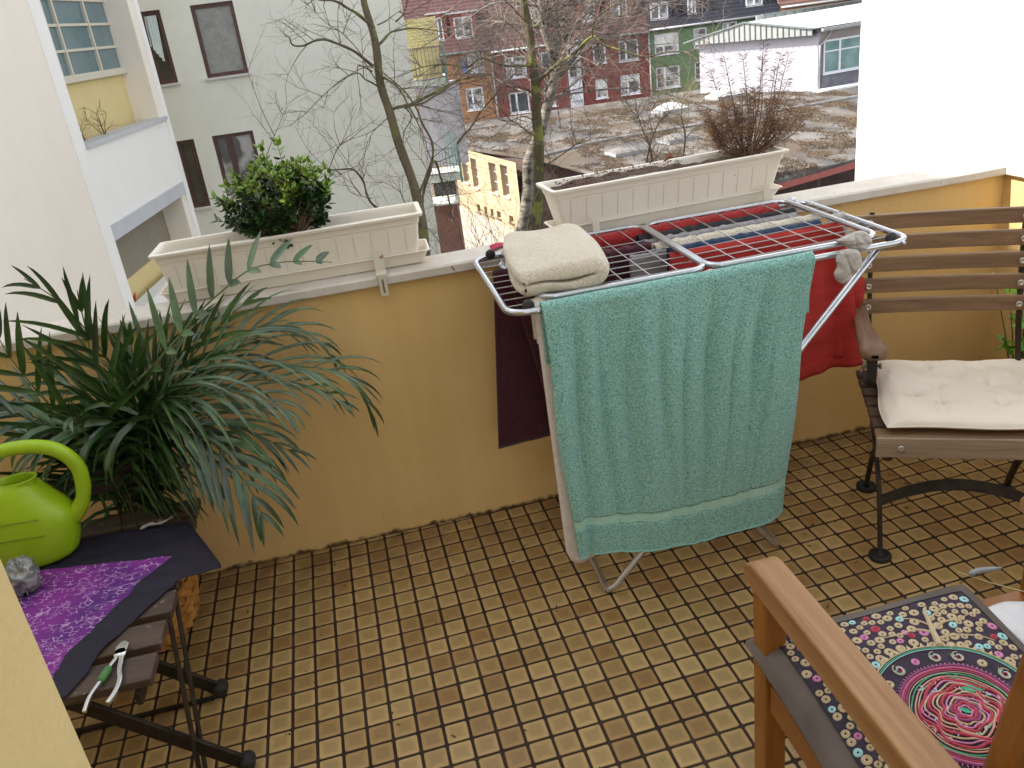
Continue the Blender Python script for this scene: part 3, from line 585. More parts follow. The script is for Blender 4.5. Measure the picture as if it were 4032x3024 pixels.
# ================= planters =================
CREAMP=mat('cream_plastic',(.78,.73,.63),(.83,.78,.68),.42,scale=3,bump=.06,bscale=8,spots=(.42,.36,.28),spot_scale=42,spot_amt=.74)
SOIL=mat('soil',(.05,.03,.02),(.11,.07,.045),.95,scale=40,bump=1,bscale=90,bdist=.006)
BRK=mat('bracket_paint',(.58,.53,.42),(.64,.60,.48),.5,scale=12,spots=(.30,.17,.08),spot_scale=30,spot_amt=.68)
def planter(name,label,x0,x1,yf0,yf1,zb,zt,soil_z,soil_r,brk,tp=.022):
    # frame: origin front-left rim corner; u along length, v towards the street
    L=math.hypot(x1-x0,yf1-yf0);a=math.atan2(yf1-yf0,x1-x0)
    M=Matrix.Translation((x0,yf0,0))@Matrix.Rotation(a,4,'Z')
    t=thing(name,label,'planter',(x0,yf0,zb),'cream window box planters on the parapet')
    Wd=.160
    def sec(z,ex=0): # half-inset by height
        k=(zt-z)/(zt-zb);return tp*k-ex
    m=MB();th=.003
    def loop(z,off,r=.012):
        i=sec(z)+off;pts=[]
        for cx,cy,a0 in((i+r,i+r,PI),(L-i-r,i+r,1.5*PI),(L-i-r,Wd-i-r,0),(i+r,Wd-i-r,.5*PI)):
            for k in range(4): q=a0+k*PI/6;pts.append((cx+r*math.cos(q),cy+r*math.sin(q),z))
        return pts
    lv=[(zb,0.012),(zb+.012,0),(zb+.03,0),(zt-.034,0),(zt-.032,-.002),(zt-.012,-.003),(zt-.011,-.012),(zt-.002,-.013),(zt,-.011),(zt,.002),(zt-.008,.004),(zt-.03,.005),(zt-.032,.008),(zb+.01,.008)]
    vs=[];fs=[]
    for z,o in lv: vs+=loop(z,o)
    n=16
    for i in range(len(lv)-1):
        for k in range(n): fs.append((i*n+k,i*n+(k+1)%n,(i+1)*n+(k+1)%n,(i+1)*n+k))
    fs.append(tuple(range(n))[::-1]);fs.append(tuple((len(lv)-1)*n+k for k in range(n)))
    m.add(vs,fs,False,M);bxm=m
    m=MB()   # moulded plank joints
    k=1
    while k*.0535<L-.03:
        u=k*.0535;zz=zt-.04
        m.add([M@Vector((u-.0009,sec(zb+.04)-.0008,zb+.04)),M@Vector((u+.0009,sec(zb+.04)-.0008,zb+.04)),M@Vector((u+.0009,sec(zz)-.0008,zz)),M@Vector((u-.0009,sec(zz)-.0008,zz))],[(0,1,2,3)]);k+=1
    build_multi('box',[(bxm,CREAMP),(m,mat('joint_shadow',(.58,.53,.43),rough=.7))],t,bevel=.0012)
    # saucer
    m=MB();e=.004;vs=[];fs=[]
    sl=[(zb-.012,.012),(zb-.010,.006),(zb+.026,-.010),(zb+.030,-.018),(zb+.033,-.018),(zb+.033,-.012),(zb+.0,.002),(zb-.006,.012)]
    for z,o in sl:
        b0=tp-o
        pts=[]
        for cx,cy,a0 in((tp+o+.012,tp+o+.012,PI),(L-tp-o-.012,tp+o+.012,1.5*PI),(L-tp-o-.012,Wd-tp-o-.012,0),(tp+o+.012,Wd-tp-o-.012,.5*PI)):
            for q_ in range(4): q=a0+q_*PI/6;pts.append((cx+.012*math.cos(q)+(.022 if cx>L/2 else -.022),cy+.012*math.sin(q),z))
        vs+=pts
    for i in range(len(sl)-1):
        for k in range(n): fs.append((i*n+k,i*n+(k+1)%n,(i+1)*n+(k+1)%n,(i+1)*n+k))
    fs.append(tuple(range(n))[::-1]);fs.append(tuple((len(sl)-1)*n+k for k in range(n)))
    m.add(vs,fs,False,M);m.build('saucer',CREAMP,t,bevel=.001)
    # soil
    m=MB()
    def sf(u,v):
        x=.02+(L-.04)*u;y=.02+(Wd-.04)*v;h=soil_z+.012*noise.noise(Vector((x*22,y*22,1)))+.01*noise.noise(Vector((x*5,y*9,4)))
        if soil_r and soil_r[0]<u<soil_r[1]: h+=.016*math.sin(PI*(u-soil_r[0])/(soil_r[1]-soil_r[0]))
        return M@Vector((x,y,h))
    m.grid(sf,110,14);m.build('soil',SOIL,t)
    for u,zl in brk:
        m=MB();P=lambda x,y,z:M@Vector((x,y,z))
        for (ya,za,yb,zb_) in ((-.003,zb+.055,-.012,zb-.005),(-.012,zb-.005,-.034,zb-.012),(-.034,zb-.012,-.036,zl)):
            w_=.016 if zb_>zl else .012
            m.add([P(u-w_,ya,za),P(u+w_,ya,za),P(u+w_,yb,zb_),P(u-w_,yb,zb_),P(u-w_,ya-.003,za+.001),P(u+w_,ya-.003,za+.001),P(u+w_,yb-.003,zb_),P(u-w_,yb-.003,zb_)],[(0,1,2,3),(4,7,6,5),(0,4,5,1),(1,5,6,2),(2,6,7,3),(3,7,4,0)])
        br=m.build('bracket',BRK,t)
        if zl<zb-.03:
            m=MB();m.add([P(u-.003,-.0402,zl+.01),P(u+.003,-.0402,zl+.01),P(u+.003,-.0402,zb-.025),P(u-.003,-.0402,zb-.025)],[(0,1,2,3)]);m.build('slot',mat('slot_dark',(.16,.13,.09)),br)
    put(t);return M
ML=planter('window_box','cream plastic window box holding the green boxwood shrub, left on the coping',.084,.885,.012,-.006,.972,1.128,1.075,None,((.655,.893),(.15,.90)))
MR=planter('window_box','cream plastic window box holding the dried brown needle plant, above the drying rack',1.312,2.120,-.044,.004,.972,1.132,1.112,(.05,.62),((.125,.972),(.735,.972)),.034)
# dead leaves and crumbs on the soil of the right box
def curl_leaf(x,y,z,s,a,tilt):
    m=MB();M=Matrix.Translation((x,y,z))@Matrix.Rotation(a,4,'Z')@Matrix.Rotation(tilt,4,'X')
    def f(u,v):
        w_=math.sin(PI*min(1,u*1.02))**.7*s*.35;return Vector(((u-.5)*s,(v-.5)*2*w_,.35*s*abs(v-.5)**1.4+.15*s*math.sin(3*u)))
    m.grid(f,8,6,M);return m
DLF=mat('dead_leaf',(.18,.07,.03),(.34,.15,.06),.7,scale=20)
l=curl_leaf(1.735,.05,1.150,.055,.6,-.9);tag(l.build('fallen_leaf',DLF,solid=.0006),'curled orange brown leaf standing up in the right window box','leaf')
R8=random.Random(8);m=MB()
for k in range(420):
    u=R8.uniform(.05,.60);v=R8.uniform(.15,.85);p=MR@Vector((u*.806,v*.155,1.125+.014*math.sin(PI*(u-.05)/.55)+R8.uniform(-.003,.008)));s=R8.uniform(.002,.008);a=R8.uniform(0,6.28)
    m.add([p,p+Vector((s*math.cos(a),s*math.sin(a),R8.uniform(0,s))),p+Vector((-s*math.sin(a),s*math.cos(a),R8.uniform(0,s)))],[(0,1,2)])
tag(m.build('bark_crumbs',mat('bark_crumbs',(.07,.035,.02),(.20,.11,.06),.95,scale=50,island=.5)),'dark bark crumbs and dry leaf bits on the soil of the right window box','mulch',kind='stuff')
# ================= boxwood =================
R9=random.Random(21)
bx=thing('boxwood_shrub','small glossy green boxwood shrub with fresh yellow green tips in the left window box','plant',(.50,.10,1.08))
def leaf(m,p,d,s,R_,wd=.5,cup=.25):
    d=d.normalized();u=d.cross(Vector((0,0,1)));u=u.normalized() if u.length>.01 else Vector((1,0,0));n=u.cross(d)
    th=R_.uniform(-.8,.8);u2=u*math.cos(th)+n*math.sin(th);n2=d.cross(u2)
    ws=[0,.75,1,.75,.35,0];L=[0,.18,.42,.68,.88,1];vs=[p]
    for i in range(1,5): vs+=[p+d*s*L[i]-u2*s*wd*.5*ws[i]+n2*s*cup*.3*ws[i],p+d*s*L[i]-n2*s*.04,p+d*s*L[i]+u2*s*wd*.5*ws[i]+n2*s*cup*.3*ws[i]]
    vs.append(p+d*s-n2*s*.08)
    fs=[(0,2,1),(0,3,2)]
    for i in range(3):
        b=1+3*i;fs+=[(b,b+1,b+4,b+3),(b+1,b+2,b+5,b+4)]
    fs+=[(10,11,13),(11,12,13)];m.add(vs,fs,True)
old=MB();new=MB();stm=MB();base=Vector((.505,.075,1.085));cen=Vector((.475,.09,1.225))
ends=[]
for k in range(135):
    th=R9.uniform(0,2*PI);ph=math.acos(R9.uniform(-.75,1));r=R9.uniform(.6,1)**.6
    d=Vector((math.sin(ph)*math.cos(th)*.175,math.sin(ph)*math.sin(th)*.12,math.cos(ph)*.125))
    bump_=1+.25*noise.noise(Vector((d.x*14,d.y*14,d.z*14+5)));e=cen+d*r*bump_
    if e.z<1.09+.09*abs(e.x-.5)/.15 and R9.random()<.6: continue
    ends.append((e,r))
for sp_ in ((-.19,-.02,-.035),(-.17,-.03,.02),(.15,0,.02),(-.09,-.07,-.10),(-.12,-.06,-.07),(-.04,-.08,-.11),(.0,-.085,-.125),(.03,0,.165),(-.02,.0,.155),(.09,0,.10),(-.12,0,.09),(.12,-.03,.05)): ends.append((cen+Vector(sp_),1.05))
for e,r in ends:
    mid=base.lerp(e,.5)+Vector((R9.uniform(-.02,.02),R9.uniform(-.02,.02),R9.uniform(-.005,.02)))
    P=smooth_path([base+Vector((R9.uniform(-.015,.015),R9.uniform(-.015,.015),0)),mid,e],5);stm.tube(P,[.0028*(1-.65*i/len(P)) for i in range(len(P))],4,cap=False)
    dd=(P[-1]-P[-3]).normalized();N_=9
    fresh=(e.z>1.25 and r>.8) or (e.z>1.21 and R9.random()<.25)
    for j in range(N_*2):
        t=1-.42*(j//2)/N_;q=P[min(len(P)-1,int(t*(len(P)-1)))]*(1)+Vector((0,0,0));q=base.lerp(mid,t*2) if t<.5 else mid.lerp(e,(t-.5)*2)
        s=dd.orthogonal().normalized();s.rotate(Matrix.Rotation((j//2)*1.57+(j%2)*PI+R9.uniform(-.4,.4),3,dd))
        leaf(new if fresh and j<8 else old,q+s*.001,s*.9+dd*(.9 if j<4 else .4),R9.uniform(.018,.028),R9,.56)
    for j in range(2): leaf(new if fresh else old,e,dd+Vector((R9.uniform(-.4,.4),R9.uniform(-.4,.4),.2)),.013,R9,.45)
stm.build('branches',mat('box_bark',(.16,.10,.06),(.24,.16,.10),.85,scale=60),bx)
old.build('foliage',mat('box_leaf',(.012,.038,.010),(.035,.085,.018),.28,scale=30,island=.45,spec=.6),bx)
new.build('fresh_foliage',mat('box_leaf_new',(.12,.22,.02),(.20,.32,.03),.35,scale=30,island=.3),bx);put(bx)
# ================= dried needle plant =================
rp=thing('dried_plant','tall dried brown needle leaved plant standing in the right window box','plant',(2.04,.1,1.11))
R10=random.Random(12);sm_=MB();nd=MB();nb=MB();b0=Vector((2.02,.075,1.112))
tops=[((1.905,.10,1.41),1),((1.965,.12,1.44),1),((2.02,.10,1.44),1),((2.085,.08,1.475),1),((2.07,.06,1.43),1),((2.155,.10,1.43),1),((2.19,.11,1.425),1),((2.12,.07,1.39),1),((1.92,.05,1.33),1),((2.23,.12,1.29),1),((2.26,.12,1.25),1),((2.205,.14,1.34),1),((1.90,.12,1.27),1)]
for k in range(34): 
    th=R10.uniform(-1,1);tops.append(((2.045+.17*th+R10.uniform(-.02,.02),.09+R10.uniform(-.07,.07),1.20+R10.uniform(0,.14)*(1-.3*abs(th))),.7))
for (tp_,kk) in tops:
    e=Vector(tp_);mid=b0.lerp(e,.45);mid.x=b0.x+(e.x-b0.x)*(.62 if kk==1 else .7);mid+=Vector((R10.uniform(-.012,.012),R10.uniform(-.012,.012),-.01))
    P=smooth_path([b0+Vector((R10.uniform(-.012,.012),R10.uniform(-.012,.012),-.01)),mid,b0.lerp(e,.78)+(mid-b0.lerp(e,.45))*.4,e],9)
    sm_.tube(P,[.0024*(1-.7*i/len(P)) for i in range(len(P))],4,cap=False)
    for i in range(4,len(P)):
        d=(P[i]-P[i-1]).normalized();low=P[i].z<1.30
        for j in range(5 if low else 4):
            s=d.orthogonal().normalized();s.rotate(Matrix.Rotation(R10.uniform(0,6.28),3,d));L=R10.uniform(.018,.034)
            a=P[i].lerp(P[i-1],R10.random());dv=(s+d*R10.uniform(.1,.9)).normalized();b_=a+dv*L*.5+Vector((0,0,-.001));c=a+dv*L+Vector((0,0,-R10.uniform(0,.006)));u=dv.orthogonal().normalized();w_=R10.uniform(.0009,.0015)
            (nd if R10.random()<.6 or not low else nb).add([a,b_-u*w_,b_+u*w_,c],[(0,1,2),(1,3,2)])
sm_.build('stems',mat('dry_stem',(.17,.09,.05),(.24,.14,.08),.85),rp)
nd.build('needles',mat('dry_needle',(.11,.065,.045),(.20,.12,.08),.8,scale=9,island=.35),rp)
nb.build('rust_needles',mat('rust_needle',(.20,.09,.035),(.28,.13,.05),.8,scale=9,island=.3),rp);put(rp)
# ================= drying rack =================
STL=mat('silver_tube',(.50,.52,.55),(.60,.62,.65),.22,scale=14,metal=.85)
DUL=mat('dull_tube',(.30,.27,.23),(.40,.36,.30),.45,scale=20,metal=.35)
WIR=mat('wire_coat',(.40,.40,.40),(.5,.5,.5),.35,metal=.4,scale=10)
BLKP=mat('black_plastic',(.018,.018,.018),(.03,.03,.03),.45)
rk=thing('drying_rack','silver folding drying rack with both wings folded in, full of laundry, by the parapet','drying rack',(1.6,-.3,0))
def rrect(x0,x1,y0,y1,z,r,n=6):
    P=[]
    for cx,cy,a0 in((x1-r,y1-r,0),(x0+r,y1-r,PI/2),(x0+r,y0+r,PI),(x1-r,y0+r,1.5*PI)):
        for k in range(n+1): a=a0+k*PI/2/n;P.append((cx+r*math.cos(a),cy+r*math.sin(a),z))
    return P
ZR=.955
m=MB();m.tube(rrect(1.030,2.170,-.592,-.030,ZR,.055),.0092,10,closed=True);m.build('frame',STL,rk)
for x0,x1 in((1.12,1.582),(1.590,2.085)):
    m=MB();m.tube(rrect(x0,x1,-.572,-.048,ZR+.021,.05),.0085,10,closed=True);wgf=m.build('wing',STL,rk)
    m=MB();n=5
    for k in range(n):
        x=x0+(x1-x0)*(k+1)/(n+1);m.tube([(x,-.572,ZR+.022),(x,-.31,ZR+.0205),(x,-.048,ZR+.022)],.0017,5)
    m.build('wires',WIR,wgf)
m=MB()
for k in range(9):
    y=-.088-.0555*k;m.tube([(1.030,y,ZR+.002),(1.6,y,ZR-.004),(2.170,y,ZR+.002)],.0019,5)
m.build('wires',WIR,rk)
for x in (1.085,2.115):
    for y in(-.03,-.592):
        m=MB();m.lathe([(0,-.006),(.014,-.006),(.016,-.003),(.016,.004),(.013,.006),(0,.006)],(0,0,0),14,Matrix.Translation((x,y+(.016 if y<-.3 else -.016),ZR+.012))@Matrix.Rotation(PI/2,4,'X'));h=m.build('hinge',BLKP if (x<1.5 or y<-.3) else STL,rk)
        m=MB();m.lathe([(0,-.006),(.005,-.006),(.0055,.004),(0,.006)],(0,0,0),8,Matrix.Translation((x+.02,y-(.012 if y<-.3 else -.0),ZR))@Matrix.Rotation(PI/2,4,'X'));m.build('rivet',STL,h)
# legs: two U frames crossing
def leg(xt,xb,dy):
    yf=-.578+dy;yb=-.055-dy;r=.05
    P=[(xt,yf,ZR-.012),(xb+(xt-xb)*.09,yf,.085)]+smooth_path([(xb+(xt-xb)*.03,yf,.03),(xb,yf+.012,.0115),(xb-.0*(xt-xb),yf+.055,.0105)],4)
    P+=[(xb,yb-.06,.0105)]+smooth_path([(xb,yb-.05,.0105),(xb,yb-.012,.0115),(xb+(xt-xb)*.03,yb,.03)],4)+[(xb+(xt-xb)*.09,yb,.085),(xt,yb,ZR-.012)]
    m=MB();m.tube(P,.0105,10);return m.build('leg',STL,rk)
leg(2.075,1.225,0);leg(1.105,1.80,.022)
put(rk)
# ================= laundry =================
def terry(name,c1,c2,sc=330,bump=1.0,bd=.004):
    N=NT(name);tc=N.n('ShaderNodeTexCoord');b=N.b;b.inputs['Roughness'].default_value=.95;b.inputs['Specular IOR Level'].default_value=.1
    b.inputs['Sheen Weight'].default_value=.25;b.inputs['Sheen Roughness'].default_value=.5
    w_=N.n('ShaderNodeTexNoise');w_.inputs['Scale'].default_value=sc;w_.inputs['Detail'].default_value=2;w_.inputs['Distortion'].default_value=.9;N.l(tc.outputs['Object'],w_.inputs[0])
    r=N.n('ShaderNodeValToRGB');r.color_ramp.elements[0].position=.36;r.color_ramp.elements[1].position=.60;r.color_ramp.elements[0].color=V3(c1);r.color_ramp.elements[1].color=V3(c2);N.l(w_.outputs[0],r.inputs[0]);N.l(r.outputs[0],b.inputs['Base Color'])
    bp=N.n('ShaderNodeBump');bp.inputs['Strength'].default_value=bump;bp.inputs['Distance'].default_value=bd;N.l(w_.outputs[0],bp.inputs['Height']);N.l(bp.outputs[0],b.inputs['Normal'])
    MATS[name]=N.m;return N.m
TEAL=terry('teal_terry',(.105,.31,.28),(.36,.64,.57),260);CRT=terry('cream_terry',(.55,.48,.36),(.78,.72,.60),300);MAR=terry('maroon_terry',(.035,.006,.012),(.085,.016,.03),300);REDT=terry('red_terry',(.20,.012,.012),(.42,.03,.03),220)
GRY=mat('grey_jersey',(.22,.21,.22),(.30,.29,.30),.9,scale=50,bump=.5,bscale=400,bdist=.001);BLK=mat('black_cloth',(.015,.014,.016),(.028,.026,.03),.9,scale=40);NAV=mat('navy_cloth',(.012,.03,.075),(.02,.045,.10),.85,scale=40,bump=.4,bscale=300,bdist=.001)
RJ=mat('red_jersey',(.33,.018,.014),(.46,.03,.022),.85,scale=6,stretch=(1,1,5),bump=.3,bscale=60,bdist=.001)
PNK=mat('pale_pink_cloth',(.66,.58,.56),(.74,.67,.64),.9,scale=60,bump=.5,bscale=350,bdist=.0015)
def drape(name,label,x0,x1,y,zt,front,back,m_,seed=0,th=.003,wr=.006,fold=(),rad=.006,flare=0,nu=60,nv=70,group='laundry hung on the drying rack',cat='towel',bulge=0,skew=(0,0),zl=None,rr=0):
    """cloth over a wire along x. front/back: drop lengths. zl: drop multiplier fn(u)"""
    Rn=random.Random(seed);ph=[Rn.uniform(0,6.28) for _ in range(6)];fr=[Rn.uniform(14,22),Rn.uniform(28,42),Rn.uniform(55,80)]
    tot=front+back+PI*rad
    def f(u,v):
        x=x0+(x1-x0)*u;s=v*tot;fl=front*(zl(u) if zl else 1)
        if v<.5: q=(1-v/.5);d=q*fl;side=-1          # front
        else: q=(v-.5)/.5;d=q*back;side=1
        yy=y+side*rad;zz=zt-d
        if d<rad*1.2: 
            a=d/(rad*1.2);yy=y+side*rad*math.sin(a*PI/2);zz=zt+rad*(math.cos(a*PI/2)-1)-.0
        else: zz=zt-rad-(d-rad*1.2)
        am=wr*min(1,d/.12)*(.6+.9*min(1,d/.5))
        wv=math.sin(fr[0]*x+ph[0]+.8*math.sin(d*3+ph[3]))+.6*math.sin(fr[1]*x+ph[1]+1.2*d)+.3*math.sin(fr[2]*x+ph[2]+2*d)
        yy+=am*wv*.55+side*bulge*math.sin(min(1,q)*PI)*.5
        xx=x+(flare*(u-.5)*q)+skew[0]*d*(1 if side<0 else .3)
        zz+=.0035*noise.noise(Vector((x*14,side,seed)))*(1 if d>0.02 else .3)+.0075*noise.noise(Vector((x*45,seed,0)))*math.exp(-(d/.03)**2)+skew[1]*(u-.5)*q
        if rr and side<0: # rounded lower corners
            e=min(u,1-u)*(x1-x0)
            if e<rr: zz+=(rr-math.sqrt(max(0,rr*rr-(rr-e)**2)))*q**4
        return (xx,yy,zz)
    m=MB();m.grid(f,nu,nv);o=m.build(name,m_,None,solid=th)
    tag(o,label,cat,group);return o
# teal towel over the front rail
tt=thing('towel','large teal terry towel hanging over the front rail of the drying rack','towel',(1.49,-.6,.9),'laundry hung on the drying rack')
def teal(u,v):
    x=1.112+.752*u;q=v
    d=.025+q*(.750+.035*u+.03*(1-abs(2*u-1)**1.5))
    pull=.30*(.28-abs(u-.5))
    yy=-.615-.005*math.sin(q*2)
    a=min(1,d/.25)
    wv=math.sin(26*x+2+1.1*d)*.55+.45*math.sin(47*x-1.9*d)*(1-.5*q)+.38*math.sin(82*x+2.2*d+1)*(1-.75*q*q)+.6*math.sin(13*x+1+.9*d)
    yy+=-.0095*wv*a*(1.75-1.25*q)+sum(h_*math.exp(-((x-c_-sl_*q)/w_)**2) for c_,w_,h_,sl_ in((1.19,.010,.012,-.02),(1.245,.014,.015,.02),(1.33,.009,.008,.0),(1.42,.012,.012,.03),(1.50,.008,.008,-.02),(1.575,.012,.012,-.03),(1.66,.009,.010,-.05),(1.73,.012,.014,-.06),(1.79,.008,.010,-.08)))*min(1,q*4)*(1-.75*q**3)-.010*math.exp(-((u-.03)/.03)**2)*a+.02*math.exp(-((u-.055)/.02)**2)*a*q
    if u>.90: yy+=.03*a*((u-.90)/.10)**1.3*(.6+.6*q)
    xx=x-.075*u*q*.95+.028*(1-u)*q*q*.8+.004*math.sin(q*9+u*3)
    zz=.975-d+.0028*math.sin(31*x+1)*q**6
    return xx,yy,zz
def band_w(u,q): return 0
def tfull(u,v):
    if v<.16:
        s=v/.16;x=1.112+.752*u
        if s<.45: return (x,-.587+.002*math.sin(33*x),.80+.150*s/.45)
        a=(s-.45)/.55*PI;b_=teal(u,0);k_=(s-.45)/.55
        return (x+(b_[0]-x)*k_,-.601+.014*math.cos(a),.950+.027*math.sin(a)*(1-.0)+.0012*math.sin(31*x)*(1-k_))
    return teal(u,(v-.16)/.84*.835)
m=MB();m.grid(tfull,150,140);m.build('upper_cloth',TEAL,tt,solid=.005)
DOB=mat('dobby_band',(.24,.50,.43),(.46,.70,.60),.8,scale=420,bump=.6,bscale=420,bdist=.001,lo=.45,hi=.52)
m=MB();m.grid(lambda u,v:(lambda p:(p[0],p[1]+.0012,p[2]))(teal(u,.835+v*.042)),150,8);m.build('woven_band',DOB,tt,solid=.0025)
m=MB();m.grid(lambda u,v:teal(u,.877+v*.123),150,22);m.build('lower_cloth',TEAL,tt,solid=.005)
m=MB();m.tube([(lambda p:(p[0],p[1]-.001,p[2]))(teal(i/150,1.0)) for i in range(151)],.0035,6);m.build('hem',mat('teal_hem',(.22,.50,.47),(.28,.57,.53),.9,scale=200),tt)
put(tt)
# pinkish sheet behind it
o=drape('towel','pale pink cloth hanging behind the teal towel, its hem showing below it',1.100,1.80,-.565,.966,.80,.10,PNK,3,.003,.007,rr=.06,flare=-.02,zl=lambda u:1.045-.10*u-.02*math.sin(3*u),skew=(0,0))
# red towel on the back
o=drape('towel','long deep red terry towel draped along the rear rail next to the window box',1.19,2.05,-.072,.974,.42,.30,REDT,5,.006,.004,rad=.021)
mb=MB()
def rf_(u,v):
    x=1.16+.93*u;return (x,-.02+.055*v,.970+.016*math.sin(v*PI)-.012*v+.003*math.sin(50*x)+.003*noise.noise(Vector((x*30,v*4,0))))
o=drape('towel','dark maroon terry towel hanging on the left part of the drying rack',1.062,1.56,-.200,.960,.595,.50,MAR,8,.006,.010,rad=.010,skew=(-.10,0),zl=lambda u:1.0-.04*u)
def flap(u,v):
    x=1.10+.32*u+.09*v*.9;return (x,-.232-.012*math.sin(9*x)-.01*v,.955-v*.46+.01*u)
m=MB();m.grid(flap,30,30);o=m.build('towel',MAR,None,solid=.006);tag(o,'second layer of maroon towel with a slanting edge in front of the first','towel','laundry hung on the drying rack')
o=drape('trousers','black cloth hanging over a wire behind the grey one on the right',1.55,2.088,-.112,.962,.34,.30,BLK,11,.004,.004,rad=.017,cat='clothing')
o=drape('shirt','grey jersey garment hanging over a wire between black and cream laundry',1.55,2.062,-.172,.962,.36,.30,GRY,12,.004,.004,rad=.013,cat='clothing')
o=drape('towel','cream terry hand towel hanging over a wire between grey and navy laundry',1.56,2.102,-.232,.964,.40,.36,CRT,13,.007,.004,rad=.019)
o=drape('shorts','navy blue garment hanging over a wire between cream and red laundry',1.58,2.072,-.292,.962,.36,.30,NAV,14,.004,.005,rad=.013,cat='clothing')
o=drape('undershirt','grey cloth hanging low under the left end of the navy garment',1.47,1.60,-.262,.948,.25,.2,GRY,17,.004,.005,cat='clothing')
# red T-shirt with a sleeve
ts=thing('t_shirt','bright red T-shirt hanging over a wire with one sleeve sticking out to the right','clothing',(1.9,-.36,.9),'laundry hung on the drying rack')
def tsf(u,v):
    x=1.56+.545*u;s=-1 if v<.5 else 1;q=(1-v*2) if v<.5 else (v*2-1);d=q*(.50 if s<0 else .45)
    y=-.352+s*.007*min(1,d/.02);z=.965-d+.0
    y+=s*0+.014*math.sin(34*x+1.0+2*d)*min(1,d/.15)+.006*math.sin(77*x+d*5)*min(1,d/.1)
    xx=x+(.085*u*q if s<0 else .05*u*q)
    return (xx,y,z+.018*u*q*(1 if s<0 else 0))
m=MB();m.grid(tsf,60,70);m.build('body',RJ,ts,solid=.002)
def slv(u,v):
    a=v*2*PI;r=.034+.010*u;c=Vector((2.13+.075*u,-.322+.01*u,.775-.075*u));return c+Vector((.25*r*math.cos(a),.45*r*math.sin(a),r*1.25*math.cos(a)+.0))+Vector((.0,0,.004*math.sin(5*a)))
m=MB();m.grid(slv,10,24);m.build('sleeve',RJ,ts,solid=.002);put(ts)
# socks
SK=mat('sock_knit',(.40,.37,.34),(.52,.49,.46),.95,scale=70,bump=.8,bscale=500,bdist=.001)
def puff(name,label,pts,P0,U,Vv,th,m_,cat,group=None,seed=1,folds=(),par=None):
    """inflated flat shape: outline pts (u,v) in the frame P0,U,V with soft thickness"""
    U=Vector(U);Vv=Vector(Vv);Nn=U.cross(Vv).normalized();C=smooth_path([(a,b,0) for a,b in pts]+[(pts[0][0],pts[0][1],0)],5)[:-1];n=len(C)
    cx=sum(p.x for p in C)/n;cy=sum(p.y for p in C)/n;K=9;vs=[];fs=[]
    ar=sum(C[i].x*C[(i+1)%n].y-C[(i+1)%n].x*C[i].y for i in range(n))
    for s in(1,-1):
        for k in range(K+1):
            t=k/K
            for p in C:
                x=cx+(p.x-cx)*t;y=cy+(p.y-cy)*t;h=th*math.sqrt(max(0,1-t**3))
                q=Vector((x*38,y*38,seed+s*3));h*=1+.35*noise.noise(q)+.22*noise.noise(q*2.7)
                for (fx,fy,fa,fd) in folds:
                    dd=(x-fx)*math.cos(fa)+(y-fy)*math.sin(fa);h-=fd*math.exp(-(dd/.0035)**2)*(s>0)
                vs.append(P0+U*x+Vv*y+Nn*h*s)
    for s in range(2):
        b=s*(K+1)*n
        for k in range(K):
            for i in range(n):
                f=(b+k*n+i,b+k*n+(i+1)%n,b+(k+1)*n+(i+1)%n,b+(k+1)*n+i);fs.append(f if s==0 else f[::-1])
    m=MB();m.add(vs,fs,True);o=m.build(name,m_,par);tag(o,label,cat,group) if label else None;return o
SG='grey socks on the drying rack'
O0=Vector((0,0,0))
puff('sock','grey sock hanging from the front rail with its toe down, over the red T-shirt',[(1.930,.972),(1.952,.975),(1.975,.971),(1.989,.961),(1.999,.932),(1.99,.909),(1.972,.895),(1.950,.878),(1.929,.888),(1.918,.908),(1.927,.93),(1.923,.95)],Vector((0,-.622,0)),(1,0,0),(0,0,1),.016,SK,'sock',SG,3,((1.955,.93,.4,.006),(1.95,.90,1.9,.005)))
puff('sock','grey sock lying crumpled on the front right corner of the rack frame',[(1.936,.994),(1.958,1.002),(1.998,1.010),(2.023,1.006),(2.036,.99),(2.039,.974),(2.021,.958),(2.005,.953),(1.984,.963),(1.967,.971),(1.957,.983)],Vector((0,-.600-.343,.0588)),(1,0,0),(0,.35,.94),.019,SK,'sock',SG,7,((1.985,.985,.2,.008),(2.005,.97,1.5,.006)))
puff('sock','grey ribbed sock folded over a wire near the right end of the rack',[(2.106,.925),(2.112,.958),(2.14,.972),(2.168,.968),(2.176,.937),(2.184,.880),(2.172,.868),(2.160,.90),(2.132,.905)],Vector((0,-.368,.0046)),(1,0,0),(0,.1,.995),.014,SK,'sock',SG,11,((2.135,.94,0,.006),(2.155,.94,.1,.006)))
